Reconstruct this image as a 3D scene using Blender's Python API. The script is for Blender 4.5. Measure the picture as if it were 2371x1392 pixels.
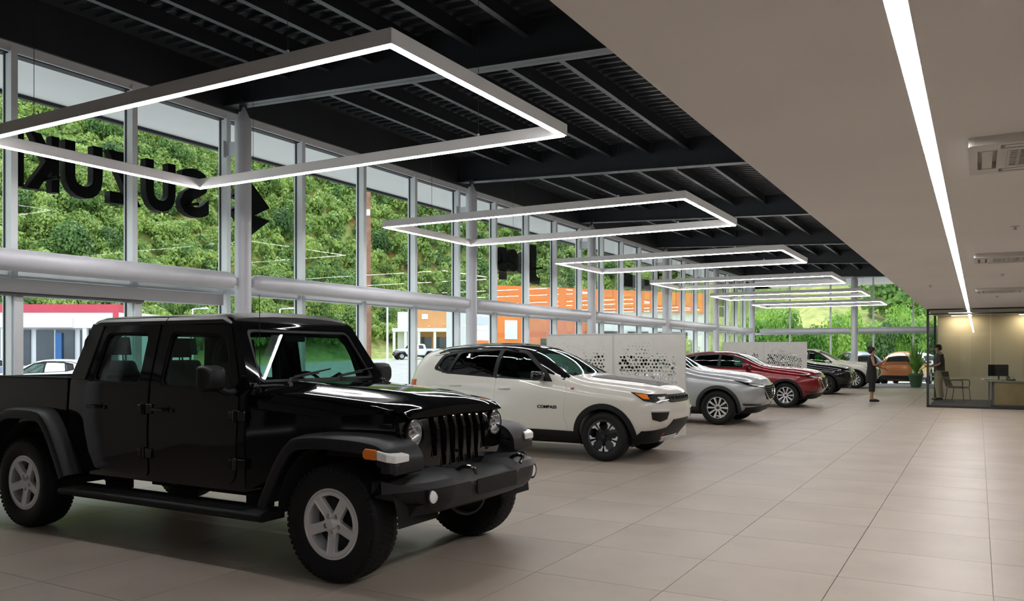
import bpy, bmesh, math, random
from mathutils import Vector, Matrix, noise
from mathutils.bvhtree import BVHTree
from mathutils.geometry import tessellate_polygon
for o in list(bpy.data.objects): bpy.data.objects.remove(o)
S = bpy.context.scene
C = S.collection
R = math.radians; PI = math.pi
random.seed(7)
# ------------------------------------------------------------------ camera
FPX, HOR, CAMZ, YAW = 1900.0, 817.0, 1.51, math.atan(1080/1900.0)
cd = bpy.data.cameras.new('camera'); cam = bpy.data.objects.new('camera', cd); C.objects.link(cam)
cam.location = (0, 0, CAMZ); cam.rotation_euler = (PI/2, 0, YAW)
cd.sensor_width = 36; cd.lens = FPX/2371*36; cd.shift_y = (HOR-696)/2371.0
cd.clip_start = .05; cd.clip_end = 2000
S.camera = cam
# ------------------------------------------------------------------ overcast daylight and exposure
w = bpy.data.worlds.new('overcast'); S.world = w; w.use_nodes = True
bg = w.node_tree.nodes['Background']; bg.inputs[0].default_value = (.80, .90, 1.0, 1); bg.inputs[1].default_value = 2.5
sd = bpy.data.lights.new('sun_offscreen', 'SUN'); sd.energy = 3.6; sd.angle = R(25); sd.color = (1, .95, .86)
sun = bpy.data.objects.new('sun_offscreen', sd); C.objects.link(sun); sun.rotation_euler = (R(38), 0, R(205))
S.view_settings.view_transform = 'Standard'; S.view_settings.look = 'None'
S.view_settings.exposure = 0.0; S.view_settings.gamma = 1.0; S.view_settings.use_curve_mapping = False
LED = 63.0
# ------------------------------------------------------------------ materials
MATS = {}
def mat(name, col=(.5,.5,.5), rough=.5, metal=0.0, noise_amt=0.0, scale=8.0, bump=0.0, emit=None, es=0, coat=0, spec=.5, alpha=1, sss=0, bscale=None):
    if name in MATS: return MATS[name]
    m = bpy.data.materials.new(name); m.use_nodes = True; MATS[name] = m
    nt = m.node_tree; b = nt.nodes['Principled BSDF']
    b.inputs['Base Color'].default_value = (*col, 1); b.inputs['Roughness'].default_value = rough
    b.inputs['Metallic'].default_value = metal; b.inputs['Coat Weight'].default_value = coat
    b.inputs['Coat Roughness'].default_value = .03
    b.inputs['Specular IOR Level'].default_value = spec
    if emit: b.inputs['Emission Color'].default_value = (*emit, 1); b.inputs['Emission Strength'].default_value = es
    tc = nt.nodes.new('ShaderNodeTexCoord')
    if noise_amt:
        n = nt.nodes.new('ShaderNodeTexNoise'); n.inputs['Scale'].default_value = scale; n.inputs['Detail'].default_value = 5
        nt.links.new(tc.outputs['Object'], n.inputs['Vector'])
        r = nt.nodes.new('ShaderNodeValToRGB'); r.color_ramp.elements[0].position = .3; r.color_ramp.elements[1].position = .7
        r.color_ramp.elements[0].color = (*[c*(1-noise_amt) for c in col], 1)
        r.color_ramp.elements[1].color = (*[min(1, c*(1+noise_amt)) for c in col], 1)
        nt.links.new(n.outputs['Fac'], r.inputs['Fac']); nt.links.new(r.outputs['Color'], b.inputs['Base Color'])
    if bump:
        n = nt.nodes.new('ShaderNodeTexNoise'); n.inputs['Scale'].default_value = bscale or scale*4; n.inputs['Detail'].default_value = 3
        nt.links.new(tc.outputs['Object'], n.inputs['Vector'])
        bp = nt.nodes.new('ShaderNodeBump'); bp.inputs['Strength'].default_value = bump; bp.inputs['Distance'].default_value = .01
        nt.links.new(n.outputs['Fac'], bp.inputs['Height']); nt.links.new(bp.outputs['Normal'], b.inputs['Normal'])
    return m
def glass(name, tint=(1,1,1), rough=0.0, ior=1.45, refl=(1,1,1)):
    if name in MATS: return MATS[name]
    m = bpy.data.materials.new(name); m.use_nodes = True; MATS[name] = m
    nt = m.node_tree; nt.nodes.clear()
    out = nt.nodes.new('ShaderNodeOutputMaterial'); mx = nt.nodes.new('ShaderNodeMixShader')
    t = nt.nodes.new('ShaderNodeBsdfTransparent'); t.inputs[0].default_value = (*tint, 1)
    g = nt.nodes.new('ShaderNodeBsdfGlossy'); g.inputs['Roughness'].default_value = rough; g.inputs['Color'].default_value = (*refl, 1)
    lw = nt.nodes.new('ShaderNodeLayerWeight'); lw.inputs['Blend'].default_value = .5     # Schlick fresnel, the same from both sides
    pw = nt.nodes.new('ShaderNodeMath'); pw.operation = 'POWER'; pw.inputs[1].default_value = 5
    f = nt.nodes.new('ShaderNodeMath'); f.operation = 'MULTIPLY_ADD'; f0 = ((ior-1)/(ior+1))**2
    f.inputs[1].default_value = 1-f0; f.inputs[2].default_value = f0; f.use_clamp = True
    nt.links.new(lw.outputs['Facing'], pw.inputs[0]); nt.links.new(pw.outputs[0], f.inputs[0])
    nt.links.new(f.outputs[0], mx.inputs[0]); nt.links.new(t.outputs[0], mx.inputs[1]); nt.links.new(g.outputs[0], mx.inputs[2])
    nt.links.new(mx.outputs[0], out.inputs[0]); return m
def emis(name, col, s):
    if name in MATS: return MATS[name]
    m = bpy.data.materials.new(name); m.use_nodes = True; MATS[name] = m
    b = m.node_tree.nodes['Principled BSDF']; b.inputs['Base Color'].default_value = (.8,.8,.8,1)
    b.inputs['Emission Color'].default_value = (*col,1); b.inputs['Emission Strength'].default_value = s
    return m
# ------------------------------------------------------------------ mesh helpers
class MB:
    def __init__(s): s.v = []; s.f = []
    def add(s, vs, fs):
        k = len(s.v); s.v += [tuple(p) for p in vs]; s.f += [tuple(i+k for i in f) for f in fs]; return s
    def box(s, x0, x1, y0, y1, z0, z1, M=None):
        vs = [Vector((x, y, z)) for z in (z0, z1) for y in (y0, y1) for x in (x0, x1)]
        if M: vs = [M @ v for v in vs]
        return s.add(vs, [(0,2,3,1), (4,5,7,6), (0,1,5,4), (2,6,7,3), (0,4,6,2), (1,3,7,5)])
    def tube(s, pts, r, n=10, cap=True, sq=(1,1)):
        pts = [Vector(p) for p in pts]; k = len(pts); rs = r if isinstance(r, (list, tuple)) else [r]*k
        rings = []; up = None
        for i, p in enumerate(pts):
            d = ((pts[i+1]-p) if i == 0 else (p-pts[i-1]) if i == k-1 else ((pts[i+1]-p).normalized()+(p-pts[i-1]).normalized())).normalized()
            if up is None:
                up = Vector((0,0,1)) if abs(d.z) < .9 else Vector((1,0,0))
            a = d.cross(up).normalized(); b = a.cross(d).normalized(); up = b
            rings.append([p + (a*math.cos(t)*sq[0] + b*math.sin(t)*sq[1])*rs[i] for t in [2*PI*j/n for j in range(n)]])
        return s.loft(rings, True, cap)
    def loft(s, rings, closed=True, cap=True):
        n = len(rings[0]); vs = [p for r in rings for p in r]; fs = []
        for i in range(len(rings)-1):
            for j in range(n if closed else n-1):
                a, b = i*n+j, i*n+(j+1) % n
                fs.append((a, b, b+n, a+n))
        if cap and closed:
            fs.append(tuple(range(n-1, -1, -1))); fs.append(tuple(range((len(rings)-1)*n, len(rings)*n)))
        return s.add(vs, fs)
    def lathe(s, prof, n=32, axis='z', o=(0,0,0), closed=False):
        # prof: (r, h) along the axis
        rings = []
        for r, h in prof:
            ring = []
            for j in range(n):
                t = 2*PI*j/n; c, q = r*math.cos(t), r*math.sin(t)
                p = (c, q, h) if axis == 'z' else (c, h, q) if axis == 'y' else (h, c, q)
                ring.append((p[0]+o[0], p[1]+o[1], p[2]+o[2]))
            rings.append(ring)
        if closed: rings.append(rings[0])
        return s.loft(rings, True, not closed)
    def cyl(s, c, r, h, n=16, axis='z'): return s.lathe([(r, -h/2), (r, h/2)], n, axis, c)
    def prism(s, poly, fn, d0=0.0, d1=1.0, holes=(), step=None):
        vs, fs, loops = flat(poly, holes, step)
        n = len(vs)
        out = [fn(u, v, d1) for u, v in vs] + [fn(u, v, d0) for u, v in vs]
        F = [tuple(f) for f in fs] + [tuple(i+n for i in reversed(f)) for f in fs]
        for a, b in loops: F.append((b, a, a+n, b+n))
        return s.add(out, F)
    def sph(s, c, r, nu=16, nv=10):
        rx, ry, rz = r if isinstance(r, (list, tuple)) else (r, r, r)
        rings = []
        for i in range(nv+1):
            t = PI*i/nv; t = min(max(t, .02), PI-.02)
            rings.append([(c[0]+rx*math.sin(t)*math.cos(2*PI*j/nu), c[1]+ry*math.sin(t)*math.sin(2*PI*j/nu), c[2]+rz*math.cos(t)) for j in range(nu)])
        return s.loft(rings)
    def mesh(s, name, fix=True):
        me = bpy.data.meshes.new(name); me.from_pydata(s.v, [], s.f); me.update()
        if fix:
            bm = bmesh.new(); bm.from_mesh(me); bmesh.ops.recalc_face_normals(bm, faces=bm.faces); bm.to_mesh(me); bm.free()
        return me
    def build(s, name, m, parent=None, smooth=False, bevel=0, seg=2, fix=True):
        return link(name, s.mesh(name, fix), m, parent, smooth, bevel, seg)
def flat(poly, holes=(), step=None):
    """2-D polygon with holes, triangulated and, with step, cut into a grid; returns points, faces and boundary edges"""
    loops = [[Vector((p[0], p[1], 0)) for p in l] for l in [poly]+list(holes)]
    allv = [p for l in loops for p in l]
    tris = tessellate_polygon(loops)
    bm = bmesh.new(); bv = [bm.verts.new(p) for p in allv]
    for t in tris:
        try: bm.faces.new([bv[i] for i in t])
        except ValueError: pass
    if step:
        bmesh.ops.dissolve_limit(bm, angle_limit=.001, verts=bm.verts, edges=bm.edges, delimit=set()) if not holes else None
        for ax in (0, 1):
            lo = min(p[ax] for p in poly); hi = max(p[ax] for p in poly); st = step[ax] if isinstance(step, (tuple, list)) else step
            k = max(1, int((hi-lo)/st+.5))
            for i in range(1, k):
                no = (1,0,0) if ax == 0 else (0,1,0); co = [0,0,0]; co[ax] = lo+(hi-lo)*i/k
                bmesh.ops.bisect_plane(bm, geom=bm.verts[:]+bm.edges[:]+bm.faces[:], plane_co=co, plane_no=no, dist=1e-5)
    for f in bm.faces:
        f.normal_update()
        if f.normal.z < 0: f.normal_flip()
    bm.verts.index_update()
    vs = [(v.co.x, v.co.y) for v in bm.verts]; fs = [[v.index for v in f.verts] for f in bm.faces]
    bl = []
    for e in bm.edges:
        if len(e.link_faces) == 1:
            l = e.link_loops[0]; bl.append((l.vert.index, l.link_loop_next.vert.index))
    bm.free(); return vs, fs, bl
def link(name, me, m=None, parent=None, smooth=False, bevel=0, seg=2):
    o = bpy.data.objects.new(name, me); C.objects.link(o)
    if m is not None:
        for k in (m if isinstance(m, (list, tuple)) else [m]): me.materials.append(k)
    if smooth: sm(me, smooth)
    if bevel:
        b = o.modifiers.new('bevel', 'BEVEL'); b.width = bevel; b.segments = seg; b.limit_method = 'ANGLE'; b.angle_limit = R(40)
        if not smooth: sm(me, 35)
    if parent is not None: o.parent = parent
    return o
def sm(me, ang=40):
    if ang is True: ang = 40
    bm = bmesh.new(); bm.from_mesh(me)
    for f in bm.faces: f.smooth = True
    for e in bm.edges:
        e.smooth = not (len(e.link_faces) != 2 or e.calc_face_angle(0) > R(ang))
    bm.to_mesh(me); bm.free()
def tag(o, label, cat, group=None, kind=None):
    o['label'] = label; o['category'] = cat
    if group: o['group'] = group
    if kind: o['kind'] = kind
    return o
def empty(name, loc=(0,0,0), rz=0, label=None, cat=None, group=None, parent=None):
    o = bpy.data.objects.new(name, None); C.objects.link(o); o.location = loc; o.rotation_euler = (0,0,rz); o.empty_display_size = .1
    if label: tag(o, label, cat, group)
    if parent is not None: o.parent = parent
    return o
def struct(o): o['kind'] = 'structure'; return o
def copy_tree(o, parent=None, swap=None):
    c = o.copy(); C.objects.link(c); c.parent = parent
    if swap and o.type == 'MESH' and o.data.materials and any(x in swap for x in o.data.materials):
        for i, sl in enumerate(c.material_slots):
            if sl.material in swap:
                sl.link = 'OBJECT'; sl.material = swap[o.data.materials[i]]
    for ch in list(o.children): copy_tree(ch, c, swap)
    return c
def rrect(x0, x1, y0, y1, r, n=4):
    out = []
    for cx, cy, a in ((x1-r, y1-r, 0), (x0+r, y1-r, 90), (x0+r, y0+r, 180), (x1-r, y0+r, 270)):
        for i in range(n+1):
            t = R(a+90*i/n); out.append((cx+r*math.cos(t), cy+r*math.sin(t)))
    return out
def rpoly(pts, r, n=4):
    """round the corners of a polygon; r a number or a list"""
    out = []; k = len(pts)
    for i in range(k):
        p = Vector(pts[i][:2]); a = Vector(pts[i-1][:2]); b = Vector(pts[(i+1) % k][:2]); rr = r[i] if isinstance(r, (list, tuple)) else r
        if rr <= 0: out.append(tuple(p)); continue
        da = min(rr, (a-p).length*.48); db = min(rr, (b-p).length*.48)
        A = p+(a-p).normalized()*da; B = p+(b-p).normalized()*db
        for j in range(n+1):
            t = j/n; out.append(tuple(A*(1-t)**2 + p*2*t*(1-t) + B*t*t))
    return out
def circ(cx, cy, r, n=24, a0=0): return [(cx+r*math.cos(a0+2*PI*i/n), cy+r*math.sin(a0+2*PI*i/n)) for i in range(n)]
def smooth_path(pts, n=6):
    P = [Vector(p) for p in pts]; out = []
    for i in range(len(P)-1):
        a, b, c, d = P[max(i-1,0)], P[i], P[i+1], P[min(i+2,len(P)-1)]
        for j in range(n):
            t = j/n; out.append(.5*((2*b)+(c-a)*t+(2*a-5*b+4*c-d)*t*t+(3*b-3*c+d-a)*t**3))
    out.append(P[-1]); return out
def evaluated(o):
    dg = bpy.context.evaluated_depsgraph_get(); me = bpy.data.meshes.new_from_object(o.evaluated_get(dg)); return me
def boolean(o, cutters, op='DIFFERENCE'):
    """cut the object's own mesh with the cutter objects one by one, then remove the cutters; retries a failed cut a hair aside"""
    for c in cutters:
        n0 = len(o.data.polygons); zs = [v.co.z for v in o.data.vertices]; ext = max(zs)-min(zs); xs = [v.co.x for v in o.data.vertices]; ex = max(xs)-min(xs)
        for tries in range(4):
            b = o.modifiers.new('cut', 'BOOLEAN'); b.operation = op; b.solver = 'EXACT'; b.object = c
            c.location = (.0023*tries, 0, .0017*tries)
            bpy.context.view_layer.update(); me = evaluated(o); o.modifiers.clear()
            if len(me.polygons) > n0*.45:
                zz = [v.co.z for v in me.vertices]; xx = [v.co.x for v in me.vertices]
                if max(zz)-min(zz) > ext*.97 and max(xx)-min(xx) > ex*.97: break
            bpy.data.meshes.remove(me); me = None
        if me is not None: old = o.data; o.data = me; me.name = o.name
        d = c.data; bpy.data.objects.remove(c); bpy.data.meshes.remove(d)
    return o
def text_mesh(txt, size, depth, bold=0.0, shear=0, sx=1.0):
    cu = bpy.data.curves.new('text', 'FONT'); cu.body = txt; cu.size = size; cu.extrude = depth/2; cu.offset = bold; cu.shear = shear
    cu.align_x = 'CENTER'; cu.resolution_u = 4
    o = bpy.data.objects.new('text', cu); C.objects.link(o); bpy.context.view_layer.update()
    me = evaluated(o); bpy.data.objects.remove(o); bpy.data.curves.remove(cu)
    return me
# ================================================================== the setting
WX, HEAD = -9.8, 5.03                 # glass wall plane, window head
MY0, MS = 5.39-1.555*6, 1.555         # first mullion, mullion spacing
COLX, COLS, BAY = -9.35, 8.49, 6.22
FARY = 41.0; SOFX, SOFZ = -1.28, 2.72; BACKY = -5.5; RIGHTX = 6.5
alu = mat('grey_aluminium', (.80,.82,.85), .42, .0, .05, 3)
gasket = mat('black_gasket', (.015,.015,.018), .6)
steel = mat('painted_steel', (.64,.64,.69), .42, .1, .05, 2)
white_wall = mat('white_wall_paint', (.62,.60,.57), .8, 0, .03, 2, .05)
sof_m = mat('soffit_paint', (.80,.775,.75), .85, 0, .03, .7, .04)
pane_m = glass('window_glass', (.96,.985,.97), 0, 1.11)
# ---- floor: porcelain tiles with recessed joints
def tile_mat(name, c, rough):
    m = mat(name, c, rough, 0, .09, 1.3, .03, bscale=60); nt = m.node_tree; b = nt.nodes['Principled BSDF']
    n = [x for x in nt.nodes if x.type == 'TEX_NOISE'][0]
    tc = [x for x in nt.nodes if x.type == 'TEX_COORD'][0]; oi = nt.nodes.new('ShaderNodeObjectInfo')
    ad = nt.nodes.new('ShaderNodeVectorMath'); nt.links.new(tc.outputs['Object'], ad.inputs[0])
    sc = nt.nodes.new('ShaderNodeMath'); sc.operation = 'MULTIPLY'; sc.inputs[1].default_value = 37
    nt.links.new(oi.outputs['Random'], sc.inputs[0]); nt.links.new(sc.outputs[0], ad.inputs[1]); nt.links.new(ad.outputs[0], n.inputs['Vector'])
    b.inputs['Specular IOR Level'].default_value = .36
    return m
tile_m = tile_mat('taupe_porcelain', (.345,.287,.243), .46)
grout = mat('grout', (.22,.195,.18), .9)
floor = struct(MB().box(WX-.1, RIGHTX, BACKY, FARY+.1, -.30, -.012).build('floor', grout))
TS = .91; tx0 = -.83; ty0 = 5.9-TS*12
def tile_data(mt):
    me = MB().box(-TS/2+.0025, TS/2-.0025, -TS/2+.0025, TS/2-.0025, -.012, 0).mesh('tile'); me.materials.append(mt); return me
td = tile_data(tile_m)
cells = []
for i in range(-11, 9):
    for j in range(0, 48):
        cxx, cyy = tx0+TS*(i+.5), ty0+TS*(j+.5)
        if cxx-TS/2 < WX or cxx+TS/2 > RIGHTX or cyy-TS/2 < BACKY or cyy+TS/2 > FARY: continue
        d = -cxx*math.sin(YAW)+cyy*math.cos(YAW); r = cxx*math.cos(YAW)+cyy*math.sin(YAW)
        vis = d > 3.6 and abs(r/d) < .70
        cells.append((not vis, d, cxx, cyy))
cells.sort()
rest = MB()
for k, (nv, d, cxx, cyy) in enumerate(cells):
    if k < 296:
        t = link('tile', td, None, floor); t.location = (cxx, cyy, 0)
    else:
        rest.box(cxx-TS/2+.0025, cxx+TS/2-.0025, cyy-TS/2+.0025, cyy+TS/2-.0025, -.012, 0)
rest.build('tiles', tile_m, floor)['kind'] = 'stuff'
# edge strips where the tiling stops short of the walls
eb = MB(); eb.box(WX-.1, tx0-TS*9+.0, BACKY, FARY, -.02, -.001); eb.build('tile_border', tile_m, floor)
# ---- roof: sloping dark deck, beams, joists
dark = mat('dark_roof_paint', (.024,.027,.033), .42, 0, .1, 2)
def rz(x): return 5.12-.042*(x-COLX)             # underside of the beams
ceiling = struct(empty('ceiling'))
cb = MB()
for x0, x1 in ((WX-.05, SOFX+.1),):
    cb.add([(x0,BACKY,rz(x0)+.55),(x1,BACKY,rz(x1)+.55),(x1,FARY,rz(x1)+.55),(x0,FARY,rz(x0)+.55),
            (x0,BACKY,rz(x0)+.62),(x1,BACKY,rz(x1)+.62),(x1,FARY,rz(x1)+.62),(x0,FARY,rz(x0)+.62)],
           [(0,1,2,3),(7,6,5,4),(0,4,5,1),(1,5,6,2),(2,6,7,3),(3,7,4,0)])
cb.build('roof_deck', dark, ceiling)
rb = MB(); y = 1.0                               # corrugation of the steel deck: too many to pick apart
while y < FARY-.3:
    x0, x1 = WX+.4, SOFX+.05
    rb.add([(x0,y,rz(x0)+.56),(x1,y,rz(x1)+.56),(x1,y+.09,rz(x1)+.56),(x0,y+.09,rz(x0)+.56),
            (x0,y+.02,rz(x0)+.50),(x1,y+.02,rz(x1)+.50),(x1,y+.07,rz(x1)+.50),(x0,y+.07,rz(x0)+.50)],
           [(0,1,5,4),(4,5,6,7),(7,6,2,3),(0,4,7,3),(1,2,6,5)]); y += .20
rb.build('deck_ribs', dark, ceiling)['kind'] = 'stuff'
beam_ys = [COLS+BAY*k for k in range(-2, 6)]
for by in beam_ys:
    x0, x1 = COLX-.35, SOFX+.08; bb = MB()
    def slab(w, za, zb):
        bb.add([(x0,by-w,rz(x0)+za),(x1,by-w,rz(x1)+za),(x1,by+w,rz(x1)+za),(x0,by+w,rz(x0)+za),
                (x0,by-w,rz(x0)+zb),(x1,by-w,rz(x1)+zb),(x1,by+w,rz(x1)+zb),(x0,by+w,rz(x0)+zb)],
               [(3,2,1,0),(4,5,6,7),(0,1,5,4),(1,2,6,5),(2,3,7,6),(3,0,4,7)])
    slab(.012, 0, .52); slab(.10, .50, .52)
    b = bb.build('beam', dark, ceiling); bb = MB(); slab(.105, 0, .018); bb.build('beam_flange', dark, b)
jx = COLX+.9; jn = 0
edges = [BACKY]+beam_ys+[FARY]
while jx < SOFX:
    for a, b2 in zip(edges[:-1], edges[1:]):
        if b2 < 2: continue
        z = rz(jx)+.30
        m = MB().box(jx-.006, jx+.006, a+.03, b2-.03, z, z+.20); m.box(jx-.038, jx+.038, a+.03, b2-.03, z-.012, z)
        m.build('joist', dark, ceiling)
    jx += .77; jn += 1
eaves = MB().box(WX-.05, WX+.16, BACKY, FARY, HEAD+.06, HEAD+.64); eaves.build('eaves_beam', dark, ceiling)
# ---- soffit over the right-hand aisle, with its slot light cut out
OFY, OFX = 25.5, -1.22
SLX0, SLX1 = -.285, -.210
sb = MB(); sb.box(SOFX, SLX0, BACKY, 30.35, SOFZ, SOFZ+.1); sb.box(SLX1, RIGHTX, BACKY, 30.35, SOFZ, SOFZ+.1)
sb.box(SLX0, SLX1, OFY+.0, 30.35, SOFZ, SOFZ+.1); sb.box(SOFX, SOFX+.05, BACKY, 30.35, SOFZ+.1, 4.9); sb.box(SOFX, RIGHTX, 30.30, 30.35, SOFZ+.1, 5.0)
sb.box(SOFX, RIGHTX, BACKY, FARY, 5.0, 5.1)
sb.build('soffit', sof_m, ceiling)
# ---- walls that are out of view or far right
wood_wall = mat('taupe_wall', (.34,.31,.28), .7, 0, .05, 1)
struct(MB().box(RIGHTX, RIGHTX+.2, BACKY, FARY, 0, 5).build('wall_right', wood_wall))
struct(MB().box(WX, RIGHTX, BACKY-.2, BACKY, 0, 6).build('wall_rear', white_wall))
# ---- glass curtain wall on the left
wr_ = bpy.data.objects['wall_rear']; refl_m = mat('reflection_panel_dark', (.02,.024,.028), .08)
for x in (-9.0, -7.1, -5.4, -2.2, -.4, 2.2, 4.6):      # invented dark panels and posts behind the camera, added to streak the pickup's reflections
    pn = MB().box(x, x+1.25, BACKY, BACKY+.03, .1, 2.5).build('reflection_panel', refl_m, wr_); MB().box(x-.05, x, BACKY, BACKY+.06, 0, 2.6).build('reflection_post', alu, pn)
wl = struct(empty('wall_left'))
door_lo, door_hi = 5.39, 6.95
nM = int((FARY-MY0)/MS)+1
struct(MB().box(WX-.1, WX+.1, BACKY, 3.75, 0, HEAD).build('wall_side', white_wall))  # unseen stretch, made solid to shape the reflections on the pickup
mull_me = MB().box(-.09, .09, -.038, .038, 0, HEAD).mesh('mullion'); mull_me.materials.append(alu)
gk_me = MB().box(-.014, .014, -.047, .047, 0, HEAD).mesh('gasket'); gk_me.materials.append(gasket)
TR0, TR1 = 2.38, 2.48
pu_me = MB().box(-.006, .006, -MS/2+.045, MS/2-.045, TR1, HEAD-.05).mesh('pane'); pu_me.materials.append(pane_m)
pl_me = MB().box(-.006, .006, -MS/2+.045, MS/2-.045, .1, TR0).mesh('pane'); pl_me.materials.append(pane_m)
for k in range(nM+1):
    y = MY0+MS*k
    if y > FARY: break
    if y < 3.6: continue
    m = link('mullion', mull_me, None, wl); m.location = (WX+.05, y, 0)
    g = link('gasket', gk_me, None, m); g.location = (-.045, 0, 0)
    if y+MS < FARY+.1:
        for me in (pu_me, pl_me):
            p = link('pane', me, None, wl); p.location = (WX, y+MS/2, 0)
fm = MB(); fm.box(WX-.05, WX+.12, BACKY, FARY, HEAD-.05, HEAD+.06).build('head_rail', alu, wl)
MB().box(WX-.05, WX+.08, BACKY, FARY, HEAD-.062, HEAD-.05).build('gasket', gasket, wl)
MB().box(WX-.05, WX+.08, BACKY, FARY, TR0, TR1).build('transom', alu, wl)
MB().box(WX-.05, WX+.08, BACKY, FARY, 0, .1).build('sill_rail', alu, wl)
# glazed door in the bay by the truck's tail, with its header box
d1 = struct(empty('door_1', (WX+.1, 0, 0)))
for yy in (door_lo-.02, door_hi-.03): MB().box(-.05, .08, yy, yy+.1, 0, 2.2).build('door_post', alu, d1, bevel=.004)
MB().box(-.05, .16, BACKY+.2, door_hi+1.35, 2.2, 2.36).build('door_header', mat('header_grey', (.38,.38,.39), .45, .1, .04, 2), d1, bevel=.006)
MB().box(-.05, .12, BACKY+.2, door_hi+.07, 2.165, 2.2).build('door_track', mat('track_grey', (.12,.12,.125), .4, .3), d1)
# far glass wall
wf = struct(empty('wall_far'))
for x, hw in ((WX+.03, .07), (-7.9, .035), (-6.05, .035), (-4.2, .035), (-2.55, .035), (-.7, .035), (1.2,.035), (3.1,.035), (5,.035)):
    MB().box(x-hw, x+hw, FARY-.06, FARY+.06, 0, HEAD).build('mullion', alu, wf)
fx = [WX, -7.9, -6.05, -4.2, -2.55, -.7, 1.2, 3.1, 5, RIGHTX]
for a, b2 in zip(fx[:-1], fx[1:]):
    for z0, z1 in ((.1, TR0), (TR1, HEAD-.05)):
        MB().box(a+.03, b2-.03, FARY-.005, FARY+.005, z0, z1).build('pane', pane_m, wf)
MB().box(WX, RIGHTX, FARY-.05, FARY+.05, TR0, TR1).build('transom', alu, wf)
MB().box(WX, RIGHTX, FARY-.05, FARY+.05, HEAD-.05, HEAD+.6).build('head_rail', alu, wf)
MB().box(WX, RIGHTX, FARY-.05, FARY+.05, 0, .1).build('sill_rail', alu, wf)
# ---- eaves outside: pale soffit with a dark drip edge
ov = mat('canopy_soffit', (.86,.86,.86), .7, 0, .02, 1)
eo = struct(MB().box(WX-1.62, WX-.08, BACKY-1, FARY+5.5, HEAD+.03, HEAD+.10).build('trim_1', ov))
MB().box(WX-1.70, WX-1.62, BACKY-1, FARY+5.5, HEAD-.02, HEAD+.30).build('drip_edge', gasket, eo)
MB().box(WX-1.65, RIGHTX, FARY+.06, FARY+5.5, HEAD+.03, HEAD+.10).build('canopy_board', ov, eo)
# ---- round columns with pointed heads, bracket to the mullion, and the oval tubes between them
GC = 'round steel columns along the glass wall'
col_r = .118
ordn = ['beside the black pickup\'s cab', 'behind the white crossover', 'behind the silver crossover', 'behind the red crossover', 'behind the black crossover', 'in the far corner']
for k in range(-1, 6):
    y = COLS+BAY*k
    e = empty('column', (COLX, y, 0))
    tag(e, 'round grey steel column with pointed head '+(ordn[k] if k >= 0 else 'before the pickup\'s tail'), 'column', GC)
    MB().lathe([(.16,0),(.16,.02),(col_r,.021),(col_r,4.86),(col_r*.97,4.90),(.03,5.09),(.012,5.11)], 28).build('shaft', steel, e, smooth=35)
    b = MB(); b.box(-.34, -.1, -.012, .012, 4.42, 4.62); b.box(-.36, -.33, -.07, .07, 4.40, 4.64); b.box(-.14, -.1, -.05, .05, 4.45, 4.59)
    b.build('bracket', steel, e)
    b = MB(); b.box(-.015, .015, -.06, .06, 4.95, 5.16); b.box(-.12, .12, -.11, .11, 5.14, 5.165); b.build('head_plate', dark, e)
n = 1
for k in range(-2, 5):
    y0, y1 = COLS+BAY*k, COLS+BAY*(k+1); n += 1
    ring = [(.10*math.cos(t), .125*math.sin(t)) for t in [2*PI*i/20 for i in range(20)]]
    m = MB(); rr = []
    for yy, s in ((y0+.17,.55), (y0+.21,.9), (y0+.30,1), (y1-.30,1), (y1-.21,.9), (y1-.17,.55)): rr.append([(COLX+a*s, yy, 2.545+c*s) for a, c in ring])
    m.loft(rr); o = struct(m.build('trim_%d' % n, steel, None, smooth=35))
    m = MB(); m.box(COLX-.012, COLX+.012, y0+.09, y0+.2, 2.49, 2.6); m.box(COLX-.012, COLX+.012, y1-.2, y1-.09, 2.49, 2.6); m.build('fin_plate', steel, o)
# free column in the far glass wall
e = empty('column', (-4.95, FARY-.45, 0)); tag(e, 'round grey steel column standing alone before the far glass wall', 'column', None)
MB().lathe([(.16,0),(.16,.02),(.15,.021),(.15,4.86),(.14,4.90),(.03,5.09),(.012,5.11)], 24).build('shaft', steel, e, smooth=35)
for x0, x1 in ((WX+.6, -5.15), (-4.75, RIGHTX)):
    n += 1; ring = [(.10*math.cos(t), .125*math.sin(t)) for t in [2*PI*i/16 for i in range(16)]]
    struct(MB().loft([[(x, FARY-.45+a, 2.545+c) for a, c in ring] for x in (x0, x1)]).build('trim_%d' % n, steel, None, smooth=35))
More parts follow.
